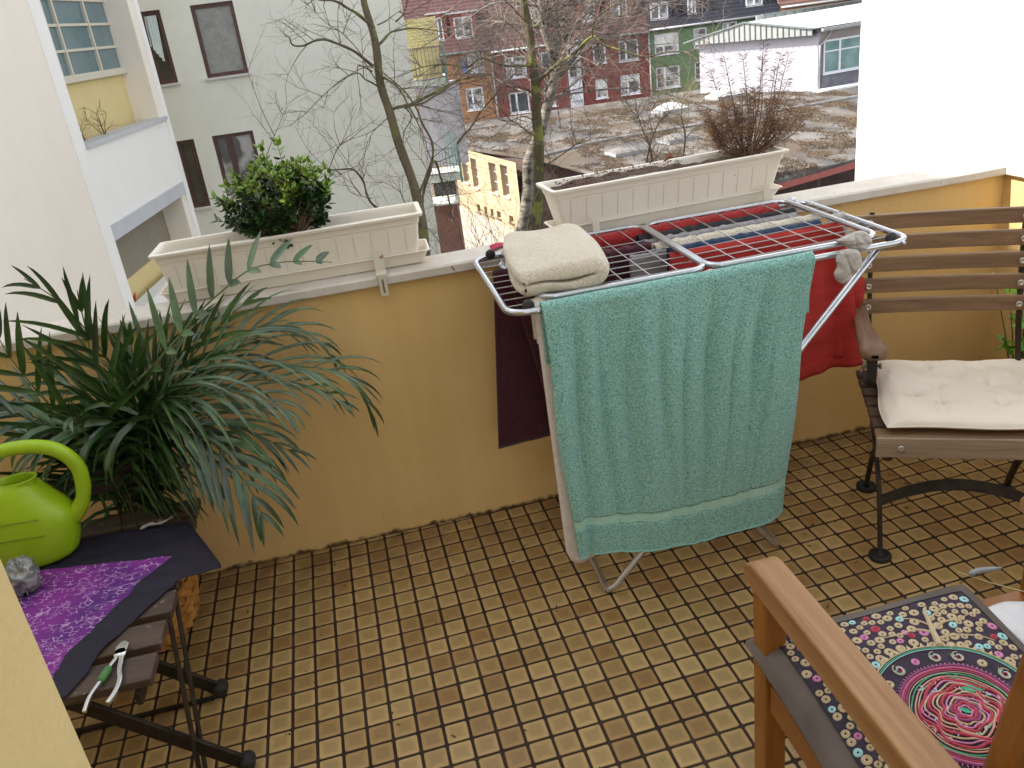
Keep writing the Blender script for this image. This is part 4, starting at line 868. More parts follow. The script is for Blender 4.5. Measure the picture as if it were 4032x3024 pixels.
# folded cream towel
ft=MB()
def fold_section():
    # strip centre line in (w,h): fold back on itself
    c=[(-.115,.018),(-.04,.017),(.05,.018),(.098,.022),(.112,.045),(.098,.066),(.04,.068),(-.03,.068),(-.09,.066),(-.118,.058)]
    return smooth_path([(a,b,0) for a,b in c],5)
SEC=fold_section();nS=len(SEC)
def ftow(u,v):
    i=u*(nS-1);k=min(int(i),nS-2);p=SEC[k].lerp(SEC[k+1],i-k);return p
import mathutils
def towel_fold(parent=None):
    m=MB();th=.0195;n=nS
    ring=[]
    L_=[];Rr=[]
    for i in range(n):
        d=(SEC[min(i+1,n-1)]-SEC[max(i-1,0)]).normalized();nn=Vector((-d.y,d.x,0));L_.append(SEC[i]+nn*th);Rr.append(SEC[i]-nn*th)
    tipd=(SEC[-1]-SEC[-2]).normalized();t0=(SEC[0]-SEC[1]).normalized()
    ring=[*L_,SEC[-1]+tipd*th*.8,*Rr[::-1],SEC[0]+t0*th*.8];K=len(ring);ny=44
    a=R(-6);ca,sa=math.cos(a),math.sin(a)
    vs=[]
    for j in range(ny+1):
        t=j/ny;y=-.215+.43*t;sc=1-.10*abs(2*t-1)**6
        e=min(t,1-t)*.40;rd=.02;infl=1.0 if e>rd else math.sqrt(max(0,1-((rd-e)/rd)**2))*.5+.5
        for p in ring:
            w_=p.x*sc*(1+.03*math.sin(3*t+1));h=.036+(p.y-.036)*infl*(1+.06*math.sin(5*t+p.x*12));h+=.010*noise.noise(Vector((w_*13,y*9,p.y*14)));h*=1-.12*abs(2*t-1)**2;w_*=1-.10*abs(2*t-1)**2.5+.03*noise.noise(Vector((t*3,p.y*30,0)))
            h=max(h,.002);h+=-.010*max(0,(abs(w_)-.08)/.04)*0
            X_=w_*ca-y*sa*1.0;Y_=w_*sa+y*ca
            vs.append((1.212+X_*1.02,-.350+Y_,(.976+h*.98)))
    fs=[(j*K+k,j*K+(k+1)%K,(j+1)*K+(k+1)%K,(j+1)*K+k) for j in range(ny) for k in range(K)]
    m.add(vs,fs,True)
    # end caps as strip quads between outer and inner sides
    for j in (0,ny):
        b=j*K;f2=[]
        for i in range(n-1): f2.append((b+i,b+i+1,b+(2*n-i-1),b+(2*n-i)))
        m.f+=f2;m.sm+=[True]*len(f2)
    return m
o=towel_fold().build('folded_towel',CRT,None,subsurf=1);tag(o,'thick cream terry towel folded up on the left wing of the rack','towel')
o=drape('towel','cream white towel edge lying along the front rail under the folded towel',1.10,1.52,-.545,.969,.12,.12,CRT,23,.006,.002,rad=.018)
# crimson cloth corner on the coping
m=MB();m.grid(lambda u,v:(1.10+.13*u,.02+.085*u+.05*v*(1-u)-.02,.9645+.004*math.sin(9*u)+.003*v),14,6);tag(m.build('cloth_corner',mat('crimson_cloth',(.35,.02,.06),(.42,.03,.08),.9,scale=60),None,solid=.003),'crimson cloth corner lying on the coping behind the folded towel','cloth')
AT=[(1.65,11.44,-2.47),(1.69,11.43,-2.08),(1.71,11.43,-1.12),(1.6,11.44,-0.4),(1.48,11.45,0.24),(1.43,11.45,0.78),(1.44,11.45,1.38),(1.44,11.45,1.76),(1.41,11.45,2.06),(1.39,11.45,2.4)]
AL=[([(1.72,11.43,-1.09),(1.9,11.35,-0.74),(2.05,11.27,-0.32),(1.97,11.21,0.14),(1.83,11.15,0.53),(1.61,11.1,0.82),(1.46,11.05,0.98)],0.05),([(1.39,11.45,1.09),(1.16,11.33,1.3),(0.96,11.21,1.44),(0.71,11.09,1.56),(0.53,10.96,1.58),(0.34,10.84,1.53),(0.21,10.71,1.56),(0.19,10.58,1.66),(0.16,10.46,1.69)],0.05),([(1.45,11.45,1.64),(1.3,11.29,1.82),(1.11,11.14,1.97),(0.93,10.98,2.08),(0.73,10.83,2.12),(0.57,10.67,2.19)],0.055),([(1.5,11.44,1.38),(1.7,11.56,1.53),(1.88,11.67,1.56),(2.09,11.78,1.56),(2.42,11.87,1.49)],0.045),([(1.56,11.44,0.4),(1.84,11.72,0.4),(2.12,12.0,0.37),(2.5,12.26,0.51),(2.88,12.51,0.67),(3.27,12.75,0.79)],0.055),([(1.52,11.44,0.35),(1.69,11.38,0.43),(1.83,11.32,0.25),(1.66,11.28,0.03),(1.62,11.24,-0.13)],0.03),([(1.36,11.45,1.01),(1.19,11.29,1.12),(1.1,11.13,1.11),(1.03,10.96,0.79)],0.025),([(1.45,11.45,0.73),(1.2,11.21,0.91),(1.04,10.96,1.04),(0.68,10.72,0.9),(0.16,10.46,0.58)],0.03),([(1.6,11.44,-1.63),(1.13,11.27,-1.23),(0.92,11.09,-0.92),(0.83,10.9,-0.57),(0.74,10.72,-0.36),(0.54,10.53,-0.29),(0.36,10.34,-0.24),(0.24,10.14,-0.14),(-0.01,9.95,-0.1)],0.045),([(1.47,11.45,0.29),(1.2,11.26,0.13),(1.03,11.06,0.01)],0.02),([(1.5,11.44,1.68),(1.71,11.58,1.74),(1.91,11.72,1.83)],0.025),([(1.75,11.43,-1.2),(2.1,11.7,-0.57),(2.24,11.99,-0.92),(2.27,12.28,-1.34),(2.37,12.58,-1.73),(2.55,12.86,-2.42)],0.05),([(1.5,11.44,0.91),(1.67,11.38,0.75),(1.84,11.32,0.34),(1.92,11.26,0.07),(1.97,11.21,-0.35)],0.035),([(1.86,11.72,1.69),(1.98,11.78,1.79),(2.12,11.83,1.98),(2.2,11.89,2.11)],0.03),([(1.69,11.43,-1.11),(1.53,11.24,-1.16),(1.41,11.05,-0.84)],0.03),([(-0.57,10.4,-0.08),(-0.41,10.42,0.21),(-0.23,10.43,0.43),(-0.09,10.44,0.66)],0.015),([(0.36,10.26,-0.23),(0.52,10.16,0.01),(0.74,10.07,0.21)],0.015),([(0.91,10.46,-0.8),(0.63,10.27,-0.6),(0.55,10.06,-0.3)],0.015),([(1.43,11.45,0.78),(1.03,11.06,1.55),(0.75,10.67,1.8),(0.55,10.27,2.07)],0.018)]
BT=[(4.31,15.1,-3.82),(4.38,15.09,-3.15),(4.58,15.05,-2.27),(4.71,15.02,-1.28),(4.75,15.01,-0.32),(4.78,15.0,0.11),(4.75,15.01,0.6),(4.76,15.01,1.2),(4.73,15.01,1.78),(4.72,15.02,2.21)]
BL=[([(4.8,15.0,0.16),(5.01,14.83,0.33),(5.24,14.66,0.52),(5.53,14.46,0.69),(5.84,14.26,0.95),(6.0,14.09,0.79),(6.3,13.88,0.64),(6.7,13.62,0.47),(7.04,13.36,0.52),(7.32,13.13,0.49)],0.08),([(5.83,14.2,0.95),(5.83,14.03,1.23),(6.04,13.78,1.42),(6.24,13.54,1.5)],0.04),([(4.74,15.01,0.51),(4.62,14.87,0.54),(4.12,14.8,0.6),(3.69,14.71,0.81),(3.34,14.6,0.69),(2.88,14.5,0.81),(2.41,14.38,0.82)],0.06),([(4.67,15.03,0.0),(4.42,14.91,0.14),(4.08,14.81,0.22),(3.83,14.69,0.44)],0.035),([(6.13,13.9,1.25),(6.42,13.64,1.29),(6.67,13.39,1.34)],0.03),([(4.75,15.01,-0.32),(5.03,15.15,-0.21),(5.22,15.3,-0.09)],0.03),([(4.74,15.01,1.35),(4.45,14.82,1.64),(4.19,14.62,1.92)],0.04),([(4.76,15.01,1.2),(5.13,15.12,1.36),(5.45,15.24,1.65)],0.04),([(1.92,13.42,0.21),(2.4,13.71,0.34),(2.91,13.99,0.48),(3.41,14.25,0.52)],0.07),([(2.75,13.34,-0.58),(3.37,13.58,-0.07),(3.83,13.84,0.31),(4.15,14.12,0.42)],0.04),([(6.02,14.14,0.78),(5.87,14.29,0.42),(5.39,14.54,0.41),(4.84,14.78,0.45)],0.04),([(4.71,15.02,-0.95),(4.09,14.38,-0.48),(3.59,13.71,0.09)],0.03),([(4.68,15.02,-1.6),(5.04,14.6,-1.34),(5.38,14.16,-1.05),(5.71,13.72,-0.95)],0.03)]
DT=[(4.21,16.14,-3.9),(4.27,16.13,-3.38),(4.55,16.07,-2.46),(4.68,16.05,-1.58),(5.03,15.97,-0.87),(5.24,15.92,-0.4),(5.43,15.87,0.17),(5.45,15.87,0.64),(5.3,15.9,1.13),(5.28,15.91,1.56),(5.29,15.91,1.98)]
DL=[([(5.03,15.97,-0.87),(4.65,15.71,-0.56),(4.15,15.47,-0.56),(3.77,15.2,-0.2)],0.04),([(5.45,15.87,0.64),(5.73,15.79,0.92),(6.01,15.71,1.29),(6.14,15.68,1.64)],0.04),([(5.29,15.91,-0.27),(5.53,15.33,-0.14),(5.87,14.71,-0.02)],0.035),([(5.43,15.87,0.49),(6.0,16.06,0.73),(6.59,16.23,0.88),(7.2,16.39,1.15)],0.04),([(5.38,15.88,0.97),(4.68,16.05,1.36),(4.14,16.16,1.71)],0.04),([(5.32,15.9,1.13),(5.01,15.97,1.48),(4.87,16.01,1.89)],0.03)]
SL=[([(3.78,5.93,-0.13),(3.82,5.91,0.08),(3.92,5.87,0.35),(4.08,5.81,0.5)],0.012),([(3.86,5.9,-0.14),(3.84,5.9,0.12),(3.76,5.93,0.37),(3.73,5.95,0.54)],0.012),([(3.93,5.33,-0.06),(3.99,5.31,0.27),(3.96,5.32,0.54),(4.04,5.29,0.7)],0.012),([(3.81,5.91,0.03),(4.01,5.84,0.25),(4.23,5.75,0.37)],0.008),([(3.96,5.32,0.13),(4.07,5.27,0.39),(4.12,5.25,0.56)],0.007)]
# ================= trees =================
def make_tree(name,label,T,rT,L,seed,bark,twm,sub,tw_n,loc,droop=.1,twr=.006,skip_low=None,group=None,tl=.55):
    Rn=random.Random(seed);t=thing(name,label,'tree',loc,group)
    P=smooth_path(T,7);n=len(P);m=MB()
    def jit(P,a,s): return [p+Vector((noise.noise(p*s)*a,noise.noise(p*s+Vector((9,3,1)))*a,0)) for p in P]
    P=jit(P,.05,1.3)
    m.tube(P,[rT*(1.08-.55*i/n)*(1+.10*noise.noise(p*4)) for i,p in enumerate(P)],12);m.build('trunk',bark,t)
    lm=MB();tw=MB()
    for pts,r in L:
        Q=smooth_path(pts,6);Q=jit(Q,.06,2.5);k=len(Q);lm.tube(Q,[r*.52*(1-.72*i/k)*(1+.25*noise.noise(p*9)) for i,p in enumerate(Q)],7,cap=True)
        Ls=sum((Q[i+1]-Q[i]).length for i in range(k-1))
        for j in range(max(3,int(Ls*sub))):
            i=Rn.randint(max(1,k//6),k-1);d=(Q[i]-Q[i-1]).normalized();s=d.orthogonal().normalized();s.rotate(Matrix.Rotation(Rn.uniform(0,6.28),3,d))
            twig(tw,Q[i],d*.7+s*Rn.uniform(.5,1.1)+Vector((0,0,.25)),Rn.uniform(.35,1.0)*tl*(1.2-.5*i/k)*2,twr*Rn.uniform(.8,1.5),2,Rn,.55,tw_n,droop,3)
        twig(tw,Q[-1],(Q[-1]-Q[-2]),.5*tl,r*.2,2,Rn,.5,tw_n,droop,3)
    lm.build('limbs',bark,t);tw.build('crown',twm,t);put(t);return t
BK1=mat('bark_grey_green',(.07,.055,.035),(.17,.14,.085),.95,scale=5,detail=8,stretch=(1,1,.35),bump=1,bscale=14,bdist=.03,spots=(.16,.16,.05),spot_scale=5,spot_amt=.56)
BK2=mat('bark_mossy',(.05,.038,.022),(.115,.10,.045),.95,scale=4,detail=8,stretch=(1,1,.3),bump=1,bscale=12,bdist=.04,spots=(.19,.20,.045),spot_scale=3,spot_amt=.56)
BK3=mat('bark_birch',(.08,.065,.05),(.30,.28,.24),.9,scale=3,detail=8,stretch=(1,1,3.5),bump=.7,bscale=12,bdist=.02,spots=(.05,.04,.03),spot_scale=4,spot_amt=.58)
TW1=mat('twig_olive',(.10,.075,.045),(.20,.16,.10),.9,scale=2);TW2=mat('twig_grey',(.12,.09,.07),(.27,.22,.19),.9,scale=1.2,island=.4);TW3=mat('twig_pale',(.16,.115,.10),(.34,.28,.26),.9,scale=1,island=.45)
make_tree('deciduous_tree','leafless tree with olive grey leaning trunk in front of the grey green house',AT,.085,AL,4,BK1,TW1,3.6,3,(1.7,11.4,-8),.05,.0060)
make_tree('deciduous_tree','leafless tree with bright yellow green mossy trunk in the middle of the view',BT,.125,BL,9,BK2,TW2,7.5,3,(4.4,15.1,-8),.10,.0075,tl=.7)
make_tree('birch_tree','leafless birch with mottled pale trunk right behind the mossy trunk',DT,.135,DL,14,BK3,TW2,6.5,3,(4.2,16.1,-8),.15,.0075,tl=.85)
# dense hanging twigs of taller birches further back
# the birch's own wide, hanging twig mass
bt_=[o for o in bpy.data.objects if o.name.startswith('birch_tree') and o.parent is None][0]
Rn=random.Random(31);lm=MB();tw=MB();TP=smooth_path(DT,7)
for (x0,x1,y0,y1,za,zb_,n,k_) in ((4.2,8.2,15,19,.3,3.4,30,13),(8.0,11.0,17,21,.4,3.2,18,12),(2.6,5.2,16,20,.0,2.6,13,10),(5.5,10,16,20,-1.6,.6,11,8)):
    for q in range(n):
        e=Vector((Rn.uniform(x0,x1),Rn.uniform(y0,y1),Rn.uniform(za,zb_)));s=TP[Rn.randint(len(TP)//2,len(TP)-1)]
        Q=smooth_path([s,s.lerp(e,.5)+Vector((0,0,.4)),e],6);lm.tube(Q,[.026*(1-.8*i/len(Q)) for i in range(len(Q))],5)
        for j in range(k_):
            i=Rn.randint(len(Q)//2,len(Q)-1);d=Vector((Rn.uniform(-1,1),Rn.uniform(-1,1),Rn.uniform(-.3,.9)))
            twig(tw,Q[i],d,Rn.uniform(.4,1.15),Rn.uniform(.0045,.0075),2,Rn,.75,3,.3,3)
for o in (lm.build('limbs',BK3),tw.build('twigs',TW3)):
    o.parent=bt_;o.matrix_parent_inverse=Matrix.Translation(-Vector(bt_.location))
# bare saplings close behind the coping
for k,(pts,r) in enumerate(SL[:3]):
    lab=['slim bare sapling left of the dried plant, leaning right','slim bare sapling left of the dried plant, leaning left','tallest bare sapling just left of the dried plant'][k]
    Rn=random.Random(60+k);t=thing('sapling',lab,'tree',tuple(pts[0]),'bare saplings behind the right window box');Q=smooth_path(pts,6);m=MB()
    z0=Vector(pts[0]);Q=[z0+Vector((.1,0,-2.5))]+Q
    m.tube(Q,[r*(1-.7*i/len(Q)) for i in range(len(Q))],6);m.build('stem',TW1,t);tw=MB()
    for j in range(26):
        i=Rn.randint(2,len(Q)-1);d=Vector((Rn.uniform(-.8,.8),Rn.uniform(-.6,.6),Rn.uniform(.3,1)));twig(tw,Q[i],d,Rn.uniform(.2,.5),.0032,2,Rn,.4,3,-.05,3)
    tw.build('crown',TW1,t);put(t)
# low shrubs in the yard between the window boxes
for k,(x,y,z,lab) in enumerate(((3.2,12.5,-2.6,'bare brown shrub low behind the coping, nearest the leaning trunk'),(4.6,13.5,-2.7,'bare brown shrub low behind the coping, beside the mossy trunk'),(3.9,17,-3.4,'bare reddish shrub in front of the yellow brick wall'),(2.6,10.5,-2.0,'bare thin shrub directly beyond the left window box end'))):
    Rn=random.Random(80+k);t=thing('bare_shrub',lab,'shrub',(x,y,-8),'bare shrubs in the yard');tw=MB()
    for j in range(11):
        d=Vector((Rn.uniform(-.7,.7),Rn.uniform(-.5,.5),1));P0=Vector((x+Rn.uniform(-.3,.3),y+Rn.uniform(-.3,.3),z-1.8));twig(tw,P0,d,Rn.uniform(1.8,3.0),.010,2,Rn,.38,3,-.05,3)
    tw.build('branches',TW2 if k!=1 else TW1,t);m=MB();m.tube([(x,y,-8),(x,y,-5),(x+.05,y,z-1.7)],[.06,.05,.03],6);m.build('stem',TW1,t);put(t)
PF=[[(-0.037,-0.25,0.799),(0.056,-0.239,0.868),(0.151,-0.228,0.942),(0.218,-0.216,0.997),(0.294,-0.205,1.044),(0.374,-0.194,1.085),(0.458,-0.183,1.09),(0.545,-0.171,1.075),(0.604,-0.16,1.058)],[(-0.076,-0.25,0.777),(-0.083,-0.24,0.867),(-0.088,-0.23,0.931),(-0.082,-0.22,1.01),(-0.079,-0.21,1.082),(-0.078,-0.2,1.113)],[(-0.163,-0.24,0.728),(-0.213,-0.244,0.786),(-0.246,-0.248,0.863),(-0.27,-0.252,0.943),(-0.283,-0.256,1.006),(-0.288,-0.26,1.076)],[(-0.097,-0.24,0.713),(-0.199,-0.25,0.74),(-0.282,-0.26,0.803),(-0.342,-0.27,0.845),(-0.385,-0.28,0.86)],[(0.058,-0.22,0.765),(0.176,-0.203,0.841),(0.271,-0.187,0.89),(0.358,-0.17,0.904),(0.44,-0.153,0.888),(0.515,-0.137,0.822),(0.55,-0.12,0.729)],[(0.056,-0.25,0.779),(0.175,-0.242,0.819),(0.318,-0.233,0.836),(0.45,-0.225,0.786),(0.557,-0.217,0.74),(0.612,-0.208,0.652),(0.635,-0.2,0.539)],[(0.058,-0.25,0.747),(0.195,-0.26,0.779),(0.337,-0.27,0.784),(0.47,-0.28,0.741),(0.545,-0.29,0.683),(0.573,-0.3,0.649)],[(0.051,-0.28,0.744),(0.109,-0.308,0.738),(0.157,-0.337,0.697),(0.2,-0.365,0.637),(0.236,-0.393,0.573),(0.263,-0.422,0.511),(0.292,-0.45,0.462)],[(0.046,-0.25,0.743),(0.151,-0.263,0.713),(0.251,-0.275,0.657),(0.338,-0.288,0.584),(0.398,-0.3,0.536)],[(-0.045,-0.26,0.723),(-0.124,-0.27,0.743),(-0.202,-0.28,0.756),(-0.273,-0.29,0.802),(-0.329,-0.3,0.856)],[(0.016,-0.28,0.733),(-0.045,-0.288,0.743),(-0.111,-0.295,0.731),(-0.157,-0.303,0.695),(-0.19,-0.31,0.63)],[(0.029,-0.2,0.756),(0.111,-0.18,0.82),(0.192,-0.16,0.884),(0.28,-0.14,0.947),(0.375,-0.12,0.991)],[(-0.02,-0.2,0.741),(0.001,-0.2,0.832),(0.009,-0.2,0.912),(0.022,-0.2,0.982)],[(-0.051,-0.2,0.748),(-0.054,-0.212,0.88),(-0.079,-0.225,0.999),(-0.117,-0.237,1.098),(-0.177,-0.25,1.18)],[(0.042,-0.3,0.736),(0.094,-0.325,0.712),(0.129,-0.35,0.665),(0.161,-0.375,0.607),(0.17,-0.4,0.548)],[(0.015,-0.2,0.746),(0.065,-0.175,0.801),(0.116,-0.15,0.857),(0.183,-0.125,0.911),(0.223,-0.1,0.945)],[(0.051,-0.25,0.761),(0.16,-0.288,0.78),(0.275,-0.325,0.784),(0.365,-0.362,0.756),(0.426,-0.4,0.704)],[(-0.004,-0.28,0.737),(-0.041,-0.29,0.719),(-0.09,-0.3,0.69),(-0.134,-0.31,0.641)],[(0.047,-0.2,0.739),(0.166,-0.17,0.778),(0.285,-0.14,0.851),(0.393,-0.11,0.87),(0.481,-0.08,0.781)],[(-0.07,-0.26,0.716),(-0.152,-0.267,0.706),(-0.25,-0.273,0.727),(-0.334,-0.28,0.769)],[(-0.022,-0.16,0.722),(0.005,-0.133,0.796),(0.054,-0.107,0.866),(0.081,-0.08,0.94)],[(-0.055,-0.2,0.736),(-0.112,-0.183,0.779),(-0.179,-0.167,0.825),(-0.259,-0.15,0.898)],[(0.034,-0.22,0.719),(0.097,-0.22,0.704),(0.172,-0.22,0.641),(0.243,-0.22,0.522),(0.291,-0.22,0.476)]]
# ================= palm =================
pl=thing('palm_plant','large arching areca palm in a woven basket in the left corner of the balcony','plant',(-.16,-.22,0))
R12=random.Random(77);PLM=mat('palm_leaf',(.010,.034,.009),(.050,.118,.028),.30,scale=7,island=.35,spec=.8,bump=.2,bscale=6,stretch=(1,1,1))
DRY=mat('palm_dry_tip',(.25,.13,.06),(.36,.22,.10),.7,scale=20);RAC=mat('palm_stem',(.06,.09,.03),(.12,.15,.05),.5,scale=12)
def frond(P,n,Lmax,w,droop,updir,seed,asym=1.0,both=True,wide=.95,a0=.95):
    Rn=random.Random(seed);Q=smooth_path(P,8);k=len(Q);m=MB();tips=MB();rc=MB()
    rc.tube(Q,[.0042*(1-.72*i/k) for i in range(k)],5)
    cum=[0]
    for i in range(1,k): cum.append(cum[-1]+(Q[i]-Q[i-1]).length)
    def at(s):
        for i in range(1,k):
            if cum[i]>=s: f=(s-cum[i-1])/max(1e-6,cum[i]-cum[i-1]);return Q[i-1].lerp(Q[i],f),(Q[i]-Q[i-1]).normalized()
        return Q[-1],(Q[-1]-Q[-2]).normalized()
    st=cum[-1]*.16
    for j in range(n):
        t=(j+.3)/n;s=st+(cum[-1]-st)*t;p,d=at(s);up=Vector(updir);sd=d.cross(up);sd=sd.normalized() if sd.length>.05 else Vector((1,0,0));nn=sd.cross(d).normalized()
        prof=(math.sin(PI*min(1,.18+.82*t)**.85))**.6 if t<.999 else .3
        L=Lmax*max(.30,prof)*Rn.uniform(.88,1.08)
        for side in((-1,1) if both else (1,)):
            if Rn.random()<.05: continue
            LL=L*(asym if side>0 else 1);ang=a0-.62*t+Rn.uniform(-.09,.09)
            dr=(d*math.cos(ang)+sd*side*math.sin(ang)*wide+nn*(.32-.1*t+Rn.uniform(-.12,.12))).normalized();segs=6;q=p.copy();cur=dr.copy();pts=[q.copy()]
            g=droop*Rn.uniform(.6,1.4)
            for z in range(segs): cur=(cur+Vector((0,0,-g*(z+1)/segs*.42))).normalized();q=q+cur*LL/segs;pts.append(q.copy())
            ww=w*Rn.uniform(.85,1.15)*(.75+.25*prof);wp=[.4,.9,1,.93,.76,.48,.0];vs=[]
            for z,pt in enumerate(pts):
                dd=(pts[min(z+1,segs)]-pts[max(z-1,0)]).normalized();wv=dd.cross(nn);wv=wv.normalized() if wv.length>.02 else sd;nv=wv.cross(dd).normalized();a=ww*wp[z]
                vs+=[pt-wv*a*.5+nv*a*.16,pt-nv*a*.05,pt+wv*a*.5+nv*a*.16]
            fs=[]
            for z in range(segs): b=3*z;fs+=[(b,b+1,b+4,b+3),(b+1,b+2,b+5,b+4)]
            m.add(vs,fs,True)
            if Rn.random()<.25: 
                a,b_=pts[-2],pts[-1];tips.add([a.lerp(b_,.35)-sd*ww*.18,a.lerp(b_,.35)+sd*ww*.18,b_+(b_-a)*.12,a.lerp(b_,.5)+nn*.001],[(0,1,2),(0,3,2)])
    f=build_multi('frond',[(m,PLM),(tips,DRY)] if tips.v else [(m,PLM)],pl);rc.build('rachis',RAC,f)
cfg=[(16, 0.21, 0.026, 0.12, (0, -0.5, 0.85), (1.35, 0.35)), (8, 0.316, 0.02, 0.15, (0, -1, 0.1), (0.8, 1)), (11, 0.351, 0.02, 0.15, (0, -1, 0.2), (1.1, 0.9)), (13, 0.292, 0.018, 0.6, (0, -0.4, 1), (1, 1)), (17, 0.281, 0.012, 0.7, (0, -0.5, 1), (0.9, 1)), (20, 0.304, 0.0125, 0.8, (0, -0.4, 1), (0.85, 1)), (17, 0.257, 0.013, 0.8, (0, -0.3, 1), (0.95, 1)), (15, 0.36, 0.02, 1.0, (0.2, -0.5, 0.8), (1.05, 1)), (15, 0.304, 0.014, 0.8, (0, -0.3, 1), (0.9, 1)), (12, 0.269, 0.02, 1.2, (0, -0.5, 0.9), (1, 1)), (9, 0.281, 0.018, 1.3, (0, -0.7, 0.6), (1, 1)), (9, 0.281, 0.015, 0.3, (0, -1, 0.3), (0.8, 1)), (8, 0.257, 0.018, 0.2, (0, -1, 0.1), (0.7, 1)), (12, 0.281, 0.016, 0.4, (0, -1, 0.3), (0.9, 1)), (11, 0.316, 0.016, 1.1, (0, -0.6, 0.6), (0.95, 1)), (11, 0.281, 0.015, 0.4, (0, -1, 0.3), (0.8, 1)), (15, 0.304, 0.014, 1.0, (0, -0.3, 1), (0.95, 1)), (8, 0.234, 0.016, 1.2, (0, -0.6, 0.6), (1, 1)), (17, 0.246, 0.012, 0.7, (0, -0.4, 1), (0.9, 1)), (11, 0.304, 0.018, 1.1, (0, -0.3, 1), (1, 1)), (9, 0.257, 0.014, 0.25, (0, -1, 0.2), (0.7, 1)), (11, 0.292, 0.016, 0.4, (0, -0.8, 0.5), (0.95, 1)), (14, 0.292, 0.014, 1.0, (0, -0.3, 1), (0.95, 1))]
PF[7]=[(.051,-.28,.744),(.107,-.3,.734),(.155,-.33,.694),(.199,-.36,.635),(.236,-.39,.572),(.259,-.41,.525),(.272,-.42,.463),(.285,-.43,.41)]
BS=Vector((-.13,-.20,.33))
for i,(F_,c) in enumerate(zip(PF,cfg)):
    p0=Vector(F_[0]);b=BS+Vector((R12.uniform(-.05,.05),R12.uniform(-.03,.03),0));mid=b.lerp(p0,.55)+Vector((0,0,.04))
    frond([b,mid]+[Vector(q) for q in F_],c[0],c[1],c[2],c[3],c[4],100+i,asym=c[5][1],a0=c[5][0])
for i in range(2):
    a=R12.uniform(0,6.28);e=BS+Vector((.28*math.cos(a)-.02,-.06+.08*math.sin(a),R12.uniform(.32,.48)));b=BS+Vector((R12.uniform(-.05,.05),R12.uniform(-.03,.03),0))
    frond([b,b.lerp(e,.5)+Vector((0,0,.09)),e,e+Vector((.12*math.cos(a),-.02,-.01))],15,.20,.017,.9,(0,-.4,1),300+i)
m=MB()
for k in range(26):
    b=BS+Vector((R12.uniform(-.06,.06),R12.uniform(-.04,.04),-.12));e=BS+Vector((R12.uniform(-.10,.16),R12.uniform(-.05,.03),R12.uniform(.22,.42)));m.tube(smooth_path([b,b.lerp(e,.5)+Vector((R12.uniform(-.01,.01),0,.02)),e],4),[.006,.0058,.0055,.005,.005,.0045,.004,.0035,.003],6)
m.build('stems',RAC,pl)
m=MB();m.tube([(BS.x+.075*math.cos(a),BS.y-.01+.06*math.sin(a),.43+.006*math.sin(3*a)) for a in[2*PI*k/20 for k in range(20)]],.0035,5,closed=True)
m.tube(smooth_path([(-.045,-.235,.43),(-.03,-.25,.455),(-.02,-.25,.43),(-.005,-.25,.425),(.0,-.25,.46)],4),.003,5);m.build('tie_string',mat('green_string',(.05,.28,.17),(.08,.36,.22),.6),pl)
# woven basket pot
def weave():
    N=NT('woven_basket');tc=N.n('ShaderNodeTexCoord');b=N.b;b.inputs['Roughness'].default_value=.6
    n=N.n('ShaderNodeTexNoise');n.inputs['Scale'].default_value=30;N.l(tc.outputs['Object'],n.inputs[0]);r=N.n('ShaderNodeValToRGB');r.color_ramp.elements[0].position=.3;r.color_ramp.elements[1].position=.7;r.color_ramp.elements[0].color=(.34,.13,.025,1);r.color_ramp.elements[1].color=(.62,.32,.08,1);N.l(n.outputs[0],r.inputs[0]);N.l(r.outputs[0],b.inputs['Base Color']);return N.m
WV=weave();m=MB();cx,cy=-.205,-.225
prof=lambda z:.125+.06*math.sin(PI*min(1,(z+.04)/.40))**.8
for row in range(11):
    z0=.008+row*.030
    for k in range(26):
        a0=2*PI*(k+(row%2)*.5)/26;P=[]
        for t in range(5):
            u=t/4;a=a0+u*2*PI/26*1.25;z=z0+(.024*u if row%2 else .024*(1-u))+.004;r=prof(z)+.009*math.sin(PI*u)
            P.append((cx+r*math.cos(a),cy+r*math.sin(a),z))
        m.ribbon(P,.024,.004,(0,0,1))
m.lathe([(0,.0),(prof(0)-.01,.0),(prof(.1)-.008,.1),(prof(.2)-.008,.2),(prof(.33)-.008,.33),(prof(.33)-.02,.33),(prof(.25)-.02,.25),(0,.25)],(cx,cy,0.002),26)
m.build('basket_pot',WV,pl);put(pl)
# ================= slatted chair on the left =================
WDK=mat('weathered_dark_wood',(.045,.028,.020),(.095,.06,.043),.6,scale=7,detail=8,stretch=(.25,3,3),bump=.6,bscale=60,bdist=.002,spots=(.20,.18,.17),spot_scale=34,spot_amt=.66)
IRN=mat('dark_iron',(.022,.017,.014),(.045,.034,.027),.5,metal=.5,scale=20,bump=.2,bscale=120)
RUB=mat('black_rubber',(.012,.011,.010),(.02,.02,.02),.7)
sc_=thing('slatted_bench','small weathered dark wooden slatted seat on folding iron legs at lower left','bench',(-.2,-.7,0))
for k in range(7):
    y1=-.262-.1115*k;m=MB();m.box(-.50,.085+.004*math.sin(k*2),y1-.086,y1,.425,.447);m.build('slat',WDK,sc_,bevel=.003)
m=MB();m.box(-.62,-.05,-.252,-.232,.515,.590);m.build('back_rail',WDK,sc_,bevel=.004)
for x in (-.45,-.11):
    m=MB();m.box(x,x+.03,-.250,-.226,.447,.52);m.build('back_post',IRN,sc_)
for y in(-.36,-.98):
    pass
for x in(.045,-.46):
    m=MB();m.box(x,x+.012,-1.03,-.28,.395,.424);m.build('seat_bearer',IRN,sc_)
def bar3(nm,a,b,w_,t_,up,feet=True):
    m=MB();m.bar(a,b,w_,t_,up);o=m.build(nm,IRN,sc_,bevel=.002);return o
